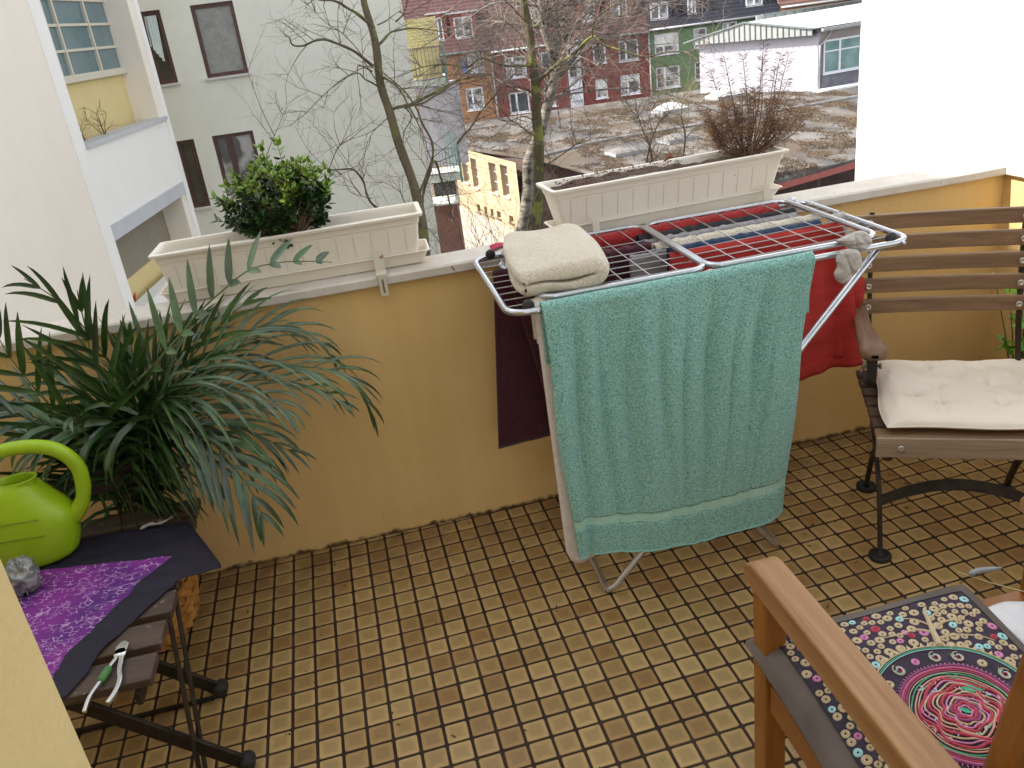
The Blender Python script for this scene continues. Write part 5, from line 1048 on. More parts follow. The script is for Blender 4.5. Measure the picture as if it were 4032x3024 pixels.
for (a,b) in (((.078,-.70,.424),(.078,-.905,.012)),((.078,-.79,.424),(.078,-.955,.012))): bar3('leg',a,b,.022,.007,(1,0,0))
for (a,b) in (((-.33,-.60,.40),(.070,-.60,.022)),((-.23,-.885,.40),(.168,-.885,.022))):
    o=bar3('leg',a,b,.036,.012,(0,1,0))
    m=MB();m.lathe([(0,-.02),(.017,-.02),(.020,-.012),(.020,.012),(.017,.02),(0,.02)],(0,0,0),14,Matrix.Translation((b[0]+.008,b[1],.0205))@Matrix.Rotation(PI/2,4,'X'));m.build('rubber_foot',RUB,o)
for y in(-.60,-.885):
    m=MB();m.bar((-.40,y-.022,.012),(b[0]-.02 if y<-.8 else .06,y-.022,.012),.010,.010);m.build('floor_rod',IRN,sc_)
put(sc_)
# purple batik cloth
def batik():
    N=NT('batik_cloth');tc=N.n('ShaderNodeTexCoord');b=N.b;b.inputs['Roughness'].default_value=.75;sx=N.n('ShaderNodeSeparateXYZ');N.l(tc.outputs['UV'],sx.inputs[0])
    # purple field versus dark border
    def band(inp,lo,hi):
        a=N.n('ShaderNodeMath');a.operation='GREATER_THAN';a.inputs[1].default_value=lo;N.l(inp,a.inputs[0]);c=N.n('ShaderNodeMath');c.operation='LESS_THAN';c.inputs[1].default_value=hi;N.l(inp,c.inputs[0])
        d=N.n('ShaderNodeMath');d.operation='MULTIPLY';N.l(a.outputs[0],d.inputs[0]);N.l(c.outputs[0],d.inputs[1]);return d.outputs[0]
    fld=N.n('ShaderNodeMath');fld.operation='MULTIPLY';N.l(band(sx.outputs[0],-.2,.83),fld.inputs[0]);N.l(band(sx.outputs[1],.155,.86),fld.inputs[1])
    n=N.n('ShaderNodeTexNoise');n.inputs['Scale'].default_value=7;n.inputs['Detail'].default_value=4;N.l(tc.outputs['Object'],n.inputs[0])
    r=N.n('ShaderNodeValToRGB');r.color_ramp.elements[0].position=.32;r.color_ramp.elements[1].position=.62;r.color_ramp.elements[0].color=(.045,.008,.15,1);r.color_ramp.elements[1].color=(.20,.016,.24,1);N.l(n.outputs[0],r.inputs[0])
    # thin pale zigzag tie-dye lines
    mp=N.n('ShaderNodeMapping');mp.inputs['Scale'].default_value=(26,52,1);N.l(tc.outputs['UV'],mp.inputs[0])
    v=N.n('ShaderNodeTexVoronoi');v.feature='DISTANCE_TO_EDGE';v.inputs['Scale'].default_value=1.0;v.inputs['Randomness'].default_value=.8;N.l(mp.outputs[0],v.inputs[0])
    lt=N.n('ShaderNodeMath');lt.operation='LESS_THAN';lt.inputs[1].default_value=.04;N.l(v.outputs[0],lt.inputs[0])
    n4=N.n('ShaderNodeTexNoise');n4.inputs['Scale'].default_value=40;N.l(tc.outputs['Object'],n4.inputs[0]);g4=N.n('ShaderNodeMath');g4.operation='GREATER_THAN';g4.inputs[1].default_value=.47;N.l(n4.outputs[0],g4.inputs[0])
    ml=N.n('ShaderNodeMath');ml.operation='MULTIPLY';N.l(lt.outputs[0],ml.inputs[0]);N.l(g4.outputs[0],ml.inputs[1])
    mx=N.n('ShaderNodeMix');mx.data_type='RGBA';N.l(ml.outputs[0],mx.inputs[0]);N.l(r.outputs[0],mx.inputs[6]);mx.inputs[7].default_value=(.44,.26,.48,1)
    m2=N.n('ShaderNodeMix');m2.data_type='RGBA';N.l(fld.outputs[0],m2.inputs[0]);m2.inputs[6].default_value=(.009,.006,.020,1);N.l(mx.outputs[2],m2.inputs[7]);N.l(m2.outputs[2],b.inputs['Base Color'])
    w_=N.n('ShaderNodeTexNoise');w_.inputs['Scale'].default_value=18;w_.inputs['Detail'].default_value=4;N.l(tc.outputs['Object'],w_.inputs[0]);bp=N.n('ShaderNodeBump');bp.inputs['Strength'].default_value=.5;bp.inputs['Distance'].default_value=.008;N.l(w_.outputs[0],bp.inputs['Height']);N.l(bp.outputs[0],b.inputs['Normal']);return N.m
m=MB();nu,nv=70,60
CR=[Vector((-.46,-.34,0)),Vector((.098,-.435,0)),Vector((-.055,-1.03,0)),Vector((-.50,-.98,0))]
uv=[]
def clo(u,v):
    top=CR[0].lerp(CR[1],u);top.x+=.0;
    # right edge leans from (.17,-.6) point down to the left
    R_=[(.07,-.40),(.175,-.58),(.10,-.665),(.05,-.74),(-.005,-.825),(-.05,-.90),(-.06,-.96),(-.09,-1.02)]
    t=v*(len(R_)-1);k=min(int(t),len(R_)-2);f=t-k;xr=R_[k][0]+(R_[k+1][0]-R_[k][0])*f;yr=R_[k][1]+(R_[k+1][1]-R_[k][1])*f
    x=-.5+(xr+.5)*u;y=(-.355-.64*v)*(1-u)+yr*u
    z=.4495+.0035*(1+noise.noise(Vector((x*16,y*16,2))))+.006*max(0,noise.noise(Vector((x*5+3,y*22,7))))
    if x>.08: z-=(x-.08)*.55+((x-.08)*7)**2*.012
    else:
        # sag between slats
        ph=((-.262-y)/.1115)%1
        if ph>.80: z-=.004*math.sin((ph-.80)/.20*PI)
    return (x,y,z)
for i in range(nu+1):
    for j in range(nv+1): uv.append((i/nu,j/nv))
m.grid(clo,nu,nv);o=m.build('batik_cloth',batik(),None,solid=.0015)
ul=o.data.uv_layers.new(name='UVMap')
for lp in o.data.loops: ul.data[lp.index].uv=uv[lp.vertex_index]
tag(o,'purple and dark blue batik cloth spread over the slatted seat under the watering can','cloth')
# wisp of grey lint on the cloth
m=MB();m.tube(smooth_path([(-.055,-.405,.463),(-.03,-.395,.466),(-.005,-.40,.465),(.02,-.392,.467),(.03,-.375,.465)],4),[.003,.005,.006,.004,.005,.006,.004,.003,.004,.005,.004,.003,.002,.003,.003,.003,.002],5);tag(m.build('lint',mat('lint_grey',(.28,.28,.27),(.4,.4,.38),.95,scale=90)),'small wisp of grey fluff on the dark edge of the batik cloth','fluff')
# watering can
LIME=mat('lime_plastic',(.30,.48,.008),(.34,.53,.012),.38,scale=8,bump=.08,bscale=260,bdist=.0006)
wc=thing('watering_can','lime green plastic watering can standing on the batik cloth','watering can',(-.32,-.42,.455))
n=36
lv=[(0,.128,.066,-.352),(.004,.138,.074,-.352),(.04,.150,.080,-.351),(.09,.160,.082,-.350),(.125,.160,.081,-.350),(.150,.146,.078,-.352),(.178,.125,.072,-.352),(.205,.104,.064,-.350),(.224,.090,.056,-.348),(.234,.078,.048,-.345)]
m=MB();vs=[]
for z,ax_,by,cx_ in lv:
    for k in range(n):
        t_=2*PI*k/n;c,s=math.cos(t_),math.sin(t_);x=ax_*math.copysign(abs(c)**.8,c);y=by*math.copysign(abs(s)**.85,s);vs.append((cx_+x,-.42+y+.02*0,.455+z+.010*(z>.15)*(-x*1.0)))
fs=[(i*n+k,i*n+(k+1)%n,(i+1)*n+(k+1)%n,(i+1)*n+k) for i in range(len(lv)-1) for k in range(n)]+[tuple(range(n))[::-1]]
b=len(vs)
for rr2,z in((.040,.238),(.041,.243),(.038,.245),(.034,.240),(.034,.12)):
    for k in range(n): t_=2*PI*k/n;vs.append((-.300+rr2*1.3*math.cos(t_),-.425+rr2*.85*math.sin(t_),.455+z))
fs+=[((len(lv)-1)*n+k,(len(lv)-1)*n+(k+1)%n,b+(k+1)%n,b+k) for k in range(n)]+[(b+i*n+k,b+i*n+(k+1)%n,b+(i+1)*n+(k+1)%n,b+(i+1)*n+k) for i in range(4) for k in range(n)]+[tuple(b+4*n+k for k in range(n))]
m.add(vs,fs,True);m.build('body',LIME,wc,subsurf=1)
hp=smooth_path([(-.50,-.43,.67),(-.44,-.43,.735),(-.36,-.43,.775),(-.27,-.43,.787),(-.19,-.425,.765),(-.150,-.42,.71),(-.148,-.42,.65),(-.163,-.42,.60),(-.190,-.42,.565),(-.215,-.42,.545)],5)
m=MB();m.tube(hp,[.0155+.004*math.sin(PI*i/len(hp))+(.010*max(0,(i-34)/11)) for i in range(len(hp))],14);m.build('handle',LIME,wc)
m=MB();m.tube(smooth_path([(-.46,-.43,.50),(-.57,-.45,.58),(-.70,-.48,.72)],5),[.03,.028,.026,.024,.022,.020,.019,.018,.017,.016,.015],12);m.build('spout',LIME,wc)
gm_=mat('lime_groove',(.16,.27,.005),rough=.5)
for zz in(.092,.140):
    m=MB();m.tube([(-.345+x,-.42-(.0835 if zz<.1 else .081)*max(0,1-(abs(x+.005)/.16)**2.3)**.42,.455+zz+.016*math.cos(x*14)) for x in[-.12+.21*k/20 for k in range(21)]],.0016,5);m.build('groove',gm_,wc)
put(wc)
# pliers
CHR=mat('chrome',(.72,.73,.75),rough=.12,metal=1)
pk=thing('cutting_pliers','shiny metal cutting pliers with a green wrapped handle lying on the bare slats','pliers',(0,-1,.45))
zp=.457
m=MB();m.ribbon(smooth_path([(-.002,-.935,zp),(-.012,-.965,zp),(-.020,-1.0,zp),(-.032,-1.045,zp),(-.032,-1.085,zp)],4),.008,.009,(0,0,1));m.build('handle',CHR,pk,bevel=.002)
m=MB();m.ribbon(smooth_path([(.010,-.935,zp),(.014,-.975,zp),(.022,-1.01,zp),(.021,-1.045,zp),(.012,-1.075,zp)],4),.009,.011,(0,0,1));m.build('handle',CHR,pk,bevel=.002)
m=MB();m.lathe([(0,-.006),(.0135,-.006),(.0145,0),(.0135,.006),(0,.006)],(.004,-.925,zp),16);m.build('joint',CHR,pk)
m=MB();m.prism([(-.008,-.93),(-.010,-.905),(-.002,-.888),(.008,-.885),(.018,-.895),(.017,-.93)],zp-.005,zp+.006);m.build('jaw',CHR,pk,bevel=.002)
m=MB();m.tube(smooth_path([(-.011,-.962,zp),(-.016,-.982,zp),(-.021,-1.003,zp)],4),[.006,.0085,.009,.009,.0095,.009,.009,.008,.006],9);m.build('grip_wrap',mat('green_tape',(.05,.16,.04),(.08,.22,.06),.6),pk);put(pk)
# crumpled plastic bag
m=MB()
def bagf(u,v):
    a=u*2*PI;t=v*PI;r=1+.45*noise.noise(Vector((3*math.cos(a),3*math.sin(a),4*math.cos(t))))+.25*noise.noise(Vector((9*math.cos(a),9*math.sin(a),11*math.cos(t))))
    return (-.300+.040*r*math.sin(t)*math.cos(a),-.585+.038*r*math.sin(t)*math.sin(a),.500+.048*r*math.cos(t))
m.grid(bagf,40,26);o=m.build('plastic_bag',mat('crinkled_film',(.14,.15,.15),(.30,.31,.30),.12,scale=45,spec=1,lo=.42,hi=.6),None);tag(o,'crumpled translucent grey plastic bag on the seat beside the wall edge','bag')
# ================= folding armchair on the right =================
TK=mat('teak_grey',(.16,.095,.055),(.27,.165,.095),.6,scale=5,detail=8,stretch=(1,1,9),bump=.4,bscale=50,bdist=.002)
def wood(name,c1,c2,ax,rough=.55,sc=3):
    N=NT(name);tc=N.n('ShaderNodeTexCoord');mp=N.n('ShaderNodeMapping');s=[14,14,14];s[ax]=.9;mp.inputs['Scale'].default_value=s;N.l(tc.outputs['Object'],mp.inputs[0])
    n=N.n('ShaderNodeTexNoise');n.inputs['Scale'].default_value=sc;n.inputs['Detail'].default_value=8;n.inputs['Roughness'].default_value=.7;n.inputs['Distortion'].default_value=.6;N.l(mp.outputs[0],n.inputs[0])
    r=N.n('ShaderNodeValToRGB');r.color_ramp.elements[0].position=.34;r.color_ramp.elements[1].position=.66;r.color_ramp.elements[0].color=V3(c1);r.color_ramp.elements[1].color=V3(c2);N.l(n.outputs[0],r.inputs[0]);N.l(r.outputs[0],N.b.inputs['Base Color']);N.b.inputs['Roughness'].default_value=rough
    bp=N.n('ShaderNodeBump');bp.inputs['Strength'].default_value=.3;bp.inputs['Distance'].default_value=.0015;N.l(n.outputs[0],bp.inputs['Height']);N.l(bp.outputs[0],N.b.inputs['Normal']);return N.m
fc=thing('folding_armchair','weathered teak and iron folding armchair with cream seat cushion by the side wall','chair',(2.3,-.5,0))
t3=Vector((.4542,.8909,0));w3=Vector((.9063,-.4226,0));O3=Vector((2.052,-.70,0))
def CF(t,w_,z): return O3+t3*t+w3*w_+Vector((0,0,z))
MC=Matrix(((w3.x,t3.x,0,O3.x),(w3.y,t3.y,0,O3.y),(0,0,1,0),(0,0,0,1)))  # local: x=width y=back z=up
TKW=wood('teak_slat',(.13,.072,.038),(.26,.155,.082),0);TKA=wood('teak_arm',(.15,.085,.05),(.24,.145,.09),1)
# teak materials use object coords rotated with the chair, so give slats their own rotated objects
def rot_build(mb,name,m_,par,**k):
    o=mb.build(name,m_,par,**k);return o
class RB:  # part meshes in chair-local coordinates
    pass
def cpart(mb,name,m_,**k):
    o=mb.build(name,m_,fc,**k);o['_l']=1;return o
CH=[]
def cp(mb,name,m_,**k):
    o=mb.build(name,m_,None,**k);o.matrix_world=MC.copy();CH.append(o);return o
for k in range(5):
    zc_=.925-.0665*k;yy=.452-.008*k;m=MB()
    m.add([(x,yy+.012*(1-((x-.215)/.26)**2)+dy,zc_+dz) for x in[-.045+.52*i/12 for i in range(13)] for dy,dz in((-.009,-.024),(-.009,.024),(.009,.024),(.009,-.024))],
      [(4*i+a,4*i+(a+1)%4,4*i+4+(a+1)%4,4*i+4+a) for i in range(12) for a in range(4)]+[(3,2,1,0),(48,49,50,51)])
    o=cp(m,'back_slat',TKW,bevel=.004)
    for x in(0.0,.425):
        m=MB();m.lathe([(0,0),(.0035,.0),(.004,.003),(.0095,.003),(.010,.001),(.010,-.002)],(0,0,0),14,Matrix.Translation((x,yy-.010+.012*(1-((x-.215)/.26)**2),zc_))@Matrix.Rotation(PI/2,4,'X'));s_=m.build('screw',mat('nickel',(.55,.53,.48),rough=.3,metal=.8),None);s_.matrix_world=MC.copy();s_.parent=o;s_.matrix_parent_inverse=MC.inverted()
for x in(0,.425):
    P=[(x,.0,.012),(x,.035,.10),(x,.085,.20),(x,.17,.272),(x,.27,.34),(x,.355,.43),(x,.405,.55),(x,.432,.66),(x,.455,.80),(x,.468,.955)]
    m=MB();m.ribbon(smooth_path(P,4),.012,.022,(1,0,0));cp(m,'long_leg',IRN,bevel=.002)
    P=[(x+.012,-.012,.42),(x+.012,-.012,.38),(x+.012,.05,.325),(x+.012,.17,.272),(x+.012,.28,.20),(x+.012,.345,.10),(x+.012,.385,.012)]
    m=MB();m.ribbon(smooth_path(P,4),.012,.024,(1,0,0));cp(m,'short_leg',IRN,bevel=.002)
    for yy in(.0,.387):
        m=MB();m.lathe([(0,.0),(.030,.0),(.033,.006),(.032,.014),(.024,.019),(.022,.014),(.010,.014),(.009,.026),(0,.028)],(x+(.0 if yy<.1 else .012),yy,.0),20);cp(m,'rubber_foot',RUB)
m=MB();m.ribbon(smooth_path([(0,.06,.165),(.07,.06,.20),(.16,.058,.228),(.26,.058,.228),(.36,.06,.20),(.425,.06,.165)],4),.034,.006,(0,.35,.94));cp(m,'stretcher',IRN)
m=MB();m.ribbon(smooth_path([(0.012,.20,.245),(.1,.20,.26),(.21,.20,.265),(.33,.20,.26),(.437,.20,.245)],4),.010,.012,(0,.3,.95));cp(m,'stretcher',IRN)
# seat slats
for k in range(7):
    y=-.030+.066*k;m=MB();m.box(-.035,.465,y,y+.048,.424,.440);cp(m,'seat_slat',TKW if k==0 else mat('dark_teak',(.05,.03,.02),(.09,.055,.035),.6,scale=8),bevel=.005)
m=MB();m.box(-.035,.465,-.040,-.031,.375,.438);cp(m,'front_rail',wood('pale_teak',(.24,.17,.115),(.38,.29,.21),0,.7),bevel=.003)
m=MB();m.lathe([(0,0),(.004,.0),(.0095,.003),(.010,-.002)],(0,0,0),14,Matrix.Translation((.03,-.042,.405))@Matrix.Rotation(PI/2,4,'X'));cp(m,'front_screw',mat('nickel',(0,0,0)))
for x in(.0,.43):
    m=MB();m.box(x-.004,x+.004,-.02,.43,.395,.4235);cp(m,'seat_bearer',IRN)
# arms
for x,s_ in((-.028,-1),(.453,1)):
    m=MB()
    def armf(u,v):
        y=.44-.34*u;a=2*PI*v;wd=.020+.019*max(0,(u-.5)/.5)**1.0+.004*math.sin(PI*u);ht=.013+.010*max(0,(u-.6)/.4)**1.5
        if u>.93: k2=math.sqrt(max(0,1-((u-.93)/.07)**2));wd*=.25+.75*k2;ht*=.25+.75*k2
        c,s=math.cos(a),math.sin(a);return (x+wd*math.copysign(abs(c)**.6,c)+s_*.01*math.sin(PI*u),y,.655-.018*u-.012*max(0,(u-.8)/.2)**2+ht*math.copysign(abs(s)**.6,s))
    m.grid(armf,34,20);cp(m,'armrest',TKA)
    m=MB();m.ribbon(smooth_path([(x,.14,.625),(x,.135,.58),(x,.14,.535),(x,.16,.505),(x,.20,.50),(x,.24,.515)],5),.026,.007,(1,0,0));cp(m,'arm_bracket',IRN)
    m=MB();m.tube([(x-.018,.17,.565),(x+.03,.17,.565)],.005,8);m.tube([(x-.022,.17,.565),(x-.016,.17,.565)],.011,10);m.tube([(x+.024,.17,.565),(x+.030,.17,.565)],.010,6);cp(m,'bolt',mat('aged_bolt',(.18,.15,.12),(.3,.26,.2),.4,metal=.7))
for o in CH: o.parent=fc;o.matrix_parent_inverse=Matrix.Translation(-Vector(fc.location))
# cream tufted cushion
CU=mat('cream_cushion',(.72,.66,.55),(.77,.71,.61),.95,scale=4,bump=.5,bscale=500,bdist=.0008,spots=(.55,.45,.30),spot_scale=9,spot_amt=.74)
cu=thing('seat_cushion','cream quilted seat cushion with tufted stitches on the folding armchair','cushion',(2.3,-.55,.44))
tufts=[(.33,.30),(.66,.30),(.35,.56),(.66,.56),(.5,.72),(.20,.42),(.83,.44),(.34,.85),(.68,.84)]
def cush(sgn):
    def f(u,v):
        x=-.005+.475*u;y=-.028+.43*v;e=min(u,1-u,v,1-v);p=(1-(abs(2*u-1)**6))*(1-(abs(2*v-1)**6));h=.026*max(0,p)**.45
        if sgn>0:
            for a,b in tufts: 
                dd=math.hypot((u-a)*.475,(v-b)*.43);h-=.014*math.exp(-(dd/.014)**2)+.009*math.exp(-(dd/.045)**2)+.004*math.exp(-(((u-a)*.475)/.006)**2)*math.exp(-(dd/.06)**2)+.004*math.exp(-(((v-b)*.43)/.006)**2)*math.exp(-(dd/.05)**2)
            h+=.009*noise.noise(Vector((u*9,v*5,1)))*p+.0025*noise.noise(Vector((u*30,v*9,5)))*p
            h+=.016*math.exp(-((u-.07)/.09)**2)*p
        x+=.008*math.sin(v*7)*(1 if u>.5 else -1)*abs(2*u-1)**4;y+=.006*math.sin(u*8)*abs(2*v-1)**4
        return MC@Vector((x,y,.466+sgn*h*(1 if sgn>0 else .7)))
    return f
m=MB();m.grid(cush(1),90,80);m.grid(cush(-1),90,80);m.build('cover',CU,cu)
m=MB()
edge=[cush(1)(u,v) for u,v in [(i/40,0) for i in range(40)]+[(1,i/40) for i in range(40)]+[(1-i/40,1) for i in range(40)]+[(0,1-i/40) for i in range(40)]]
m.tube(edge,.0022,5,closed=True);m.build('piping',CU,cu)
m=MB();k0=MC@Vector((-.01,.405,.478))
m.tube(smooth_path([k0,k0+Vector((-.012,.004,.012)),k0+Vector((-.02,-.004,.0)),k0+Vector((-.008,-.01,.006)),k0+Vector((.0,0,.018)),k0+Vector((-.016,.002,-.02)),k0+Vector((-.02,-.01,-.06)),k0+Vector((0,-.04,-.062))],4),.0038,6);m.build('tie',CU,cu);put(cu)
# ================= honey wood armchair at the front =================
HW=lambda ax,n:wood(n,(.19,.065,.009),(.33,.125,.019),ax,.38,2.2)
HY=HW(1,'honey_wood_y');HZ=HW(2,'honey_wood_z');HX=HW(0,'honey_wood_x')
WT=wood('worn_wood',(.25,.115,.038),(.40,.225,.10),1,.5,2.5)
ac=thing('wooden_armchair','honey coloured wooden armchair with worn armrest, cut off at the lower right','chair',(1.6,-1.6,0))
AX0,AX1=1.298,1.360
def arm(x0,x1):
    m=MB();prof=[]
    n=8
    for k in range(n+1): a=PI/2*k/n;prof.append((-1.345+.028*math.cos(PI/2-a)*1.0-0.0, .660-.028+.028*math.cos(a)))
    pts=[(-1.88,.660),(-1.372,.660)]+[(-1.372+.045*math.sin(PI/2*k/n),.660-.034+.034*math.cos(PI/2*k/n)) for k in range(1,n+1)]+[(-1.327,.612),(-1.345,.604),(-1.88,.604)]
    nn=len(pts);vs=[(x0,y,z) for y,z in pts]+[(x1,y,z) for y,z in pts];m.add(vs,[tuple(range(nn)),tuple(range(nn,2*nn))[::-1]]+[(i,(i+1)%nn,nn+(i+1)%nn,nn+i) for i in range(nn)])
    return m
for x0,x1 in((AX0,AX1),(1.90,1.96)): arm(x0,x1).build('armrest',WT,ac,bevel=.006,seg=3)
for x0 in(AX0+.006,1.905):
    for y0,y1 in((-1.405,-1.355),(-1.895,-1.845)):
        m=MB();m.box(x0,x0+.045,y0,y1,0,.603);m.build('leg',HZ,ac,bevel=.004)
for x0,dx_ in((1.416,-.052),(1.83,0)):
    m=MB();m.bar((x0+.0225,-1.804,.40),(x0+.0225+dx_,-1.938,1.02),.045,.04,(0,1,0));m.build('back_stile',HZ,ac,bevel=.008)
for y in(-1.385,-1.875):
    m=MB();m.box(1.350,1.904,y,y+.025,.345,.405);m.build('rail',HX,ac,bevel=.003)
for x in(AX0+.014,1.915):
    m=MB();m.box(x,x+.024,-1.844,-1.406,.335,.400);m.build('side_rail',HY,ac,bevel=.003)
for k in range(7):
    m=MB();y=-1.352-.073*k;m.box(1.352,1.904,y-.062,y,.406,.424);m.build('seat_slat',HX,ac,bevel=.003)
for k in range(4):
    m=MB();z=.46+.085*k;y=-1.862-(z-.40)*.161;m.box(1.431,1.829,y-.012,y+.012,z,z+.05);m.build('back_slat',HX,ac,bevel=.003)
put(ac)
# embroidered cushion: pattern is painted in UV space (design coords -1..1)
GC=mat('grey_brown_canvas',(.105,.085,.075),(.15,.125,.11),.9,scale=6,bump=.5,bscale=400,bdist=.001)
ec=thing('embroidered_cushion','dark grey cushion with colourful embroidered flower medallion on the wooden armchair','cushion',(1.53,-1.6,.43))
CXc,CYc,HWc,HDc=1.522,-1.610,.248,.280
def csh(sgn):
    def f(u,v):
        a=2*u-1;b=2*v-1;p=(1-abs(a)**5)*(1-abs(b)**5);h=.052*max(0,p)**.45
        pin=.0+.05*(1-b*b)*0;x=CXc+HWc*a*(1-.05*(1-b*b))+.0;y=CYc+HDc*b*(1-.05*(1-a*a))
        h+=.0035*noise.noise(Vector((a*3,b*3,2)))*p
        return (x+.020*b-.0,y-.0,.452+sgn*h)
    return f
m=MB();m.grid(csh(1),60,60);m.grid(csh(-1),60,60);m.build('cover',GC,ec)
def top(a,b,h=0):  # point on the top surface, a,b in -1..1
    q=csh(1)((a+1)/2,(b+1)/2);return Vector((q[0],q[1],q[2]+h))
pm=MB();A_=.83;pm.grid(lambda u,v:top((2*u-1)*A_,(2*v-1)*A_-.0,.0012),40,40)
R15=random.Random(5)
def disc(mb,a,b,r,hole=.32,h=.0042,sq=1):
    n=12;C0=top(a,b,0);vs=[];
    for k in range(n):
        t=2*PI*k/n;vs.append(top(a+r*.9*math.cos(t)/HWc,b+r*math.sin(t)*.9/HDc,.0016))
    for k in range(n):
        t=2*PI*k/n;q=r*.62*(1+.1*math.sin(5*t));vs.append(top(a+q*math.cos(t)/HWc,b+q*math.sin(t)/HDc,h))
    for k in range(n):
        t=2*PI*k/n;q=r*hole*.7;vs.append(top(a+q*math.cos(t)/HWc,b+q*math.sin(t)/HDc,.0018))
    mb.add(vs,[(i*n+k,i*n+(k+1)%n,(i+1)*n+(k+1)%n,(i+1)*n+k) for i in range(2) for k in range(n)],True)
cols={'tan':[(.48,.37,.21),(.60,.48,.29)],'pink':[(.55,.16,.36),(.66,.24,.46)],'aqua':[(.30,.60,.62),(.40,.70,.70)],'crimson':[(.38,.012,.04),(.48,.02,.06)],'green':[(.03,.33,.16),(.05,.42,.22)],'salmon':[(.62,.25,.20),(.7,.33,.27)],'plum':[(.22,.02,.10),(.30,.035,.15)]}
TH={k:mat('thread_'+k,v[0],v[1],.7,scale=120,bump=.6,bscale=500,bdist=.0006,sheen=.2) for k,v in cols.items()}
mbs={k:MB() for k in cols};placed=[]
mc=(.06,-.16)  # medallion centre
def rad(a,b): return math.hypot((a-mc[0])/.66,(b-mc[1])/.58)
tries=0
while len(placed)<330 and tries<16000:
    tries+=1;a=R15.uniform(-.80,.80);b=R15.uniform(-.80,.80);rr_=rad(a,b)
    if rr_<1.0: continue
    r=R15.choice([.0078,.0092,.0108]);
    if any(math.hypot((a-x)*HWc,(b-y)*HDc)<(r+q)*.90 for x,y,q in placed): continue
    if abs(a-(.30+.25*(b-.5)))<.035 and b>.28: continue
    placed.append((a,b,r));c=R15.choices(['tan','pink','aqua','crimson'],[.80,.08,.08,.04])[0];disc(mbs[c],a,b,r)
def line(c,pts,r=.0016,h=.0028,cl=False):
    mbs[c].tube([top(a,b,h) for a,b in pts],r,5,closed=cl)
def ell(k,n=70,wob=0,ph=0): return [(mc[0]+.66*k*math.cos(t)*(1+wob*math.sin(7*t+ph)),mc[1]+.58*k*math.sin(t)*(1+wob*math.sin(5*t+ph))) for t in[2*PI*i/n for i in range(n)]]
line('tan',ell(.97),.0014,.0028,True);line('green',ell(.945),.0011,.0028,True);line('aqua',ell(.925),.0009,.0028,True)
for i in range(74):   # sawtooth border
    t=2*PI*i/74;p=lambda k,o:(mc[0]+.66*k*math.cos(t+o),mc[1]+.58*k*math.sin(t+o));a,b,c=p(.98,-.03),p(.98,.03),p(1.045,0)
    mbs['tan'].add([top(*a,.002),top(*b,.002),top(*c,.003)],[(0,1,2)])
for i in range(20):
    t=2*PI*i/20+.1;a=mc[0]+.66*.80*math.cos(t);b=mc[1]+.58*.80*math.sin(t)
    if i%5 in(0,): disc(mbs['pink'],a,b,.009)
    elif i%5==2: disc(mbs['tan'],a,b,.010)
    else:  # little scrolls and petals
        for q,(cc,s) in enumerate((('tan',.05),('aqua',.034),('crimson',.02))):
            line(cc,[(a+(s*(1-.5*j/14))*math.cos(t+.5*j+q)*1.0,b+(s*(1-.5*j/14))*math.sin(t+.5*j+q)) for j in range(14)],.0012,.003)
        if i%2: 
            P=[(a+.07*math.cos(t+1.2),b+.07*math.sin(t+1.2)),(a+.03*math.cos(t+2),b+.03*math.sin(t+2)),(a+.05*math.cos(t+2.4),b+.05*math.sin(t+2.4))];mbs['green'].add([top(*p,.003) for p in P],[(0,1,2)])
for k,c,r in((.66,'plum',.0024),(.635,'pink',.0011),(.615,'crimson',.0018),(.59,'plum',.0016),(.565,'tan',.0009),(.54,'green',.0012),(.50,'salmon',.0016),(.47,'tan',.0012)): line(c,ell(k,80,.0 if k>.55 else .03),r,.003,True)
for i in range(90):
    t=2*PI*i/90;p=lambda k,o:(mc[0]+.66*k*math.cos(t+o),mc[1]+.58*k*math.sin(t+o));line('pink',[p(.67,0),p(.70,.012)],.0010,.0025)
for k,c in enumerate(('crimson','pink','tan','crimson','salmon','tan','crimson','pink','tan','plum','crimson','pink')):
    q=.44-.034*k;line(c,ell(q,64,.10+.004*k,k*.8),.0031 if c in('crimson','plum') else .0019,.0032+.0002*k,True)
for i in range(46):
    t=R15.uniform(0,6.28);k=R15.uniform(.2,.52);a=mc[0]+.66*k*math.cos(t);b=mc[1]+.58*k*math.sin(t);c=R15.choice(['aqua','salmon','green','pink','aqua','tan','crimson']);s=R15.uniform(.015,.035)
    line(c,[(a+s*math.cos(t+1.57+.5*j)*(1-j/12),b+s*math.sin(t+1.57+.5*j)*(1-j/12)) for j in range(8)],.0013,.0045)
for (a,b,s,t) in ((mc[0],mc[1],.055,-.6),(mc[0]+.16,mc[1]+.14,.075,-.4)):
    mbs['green'].add([top(a+s*math.cos(t),b+s*math.sin(t),.006),top(a+.4*s*math.cos(t+1.57),b+.4*s*math.sin(t+1.57),.007),top(a-s*math.cos(t),b-s*math.sin(t),.006),top(a-.4*s*math.cos(t+1.57),b-.4*s*math.sin(t+1.57),.007)],[(0,1,2,3)])
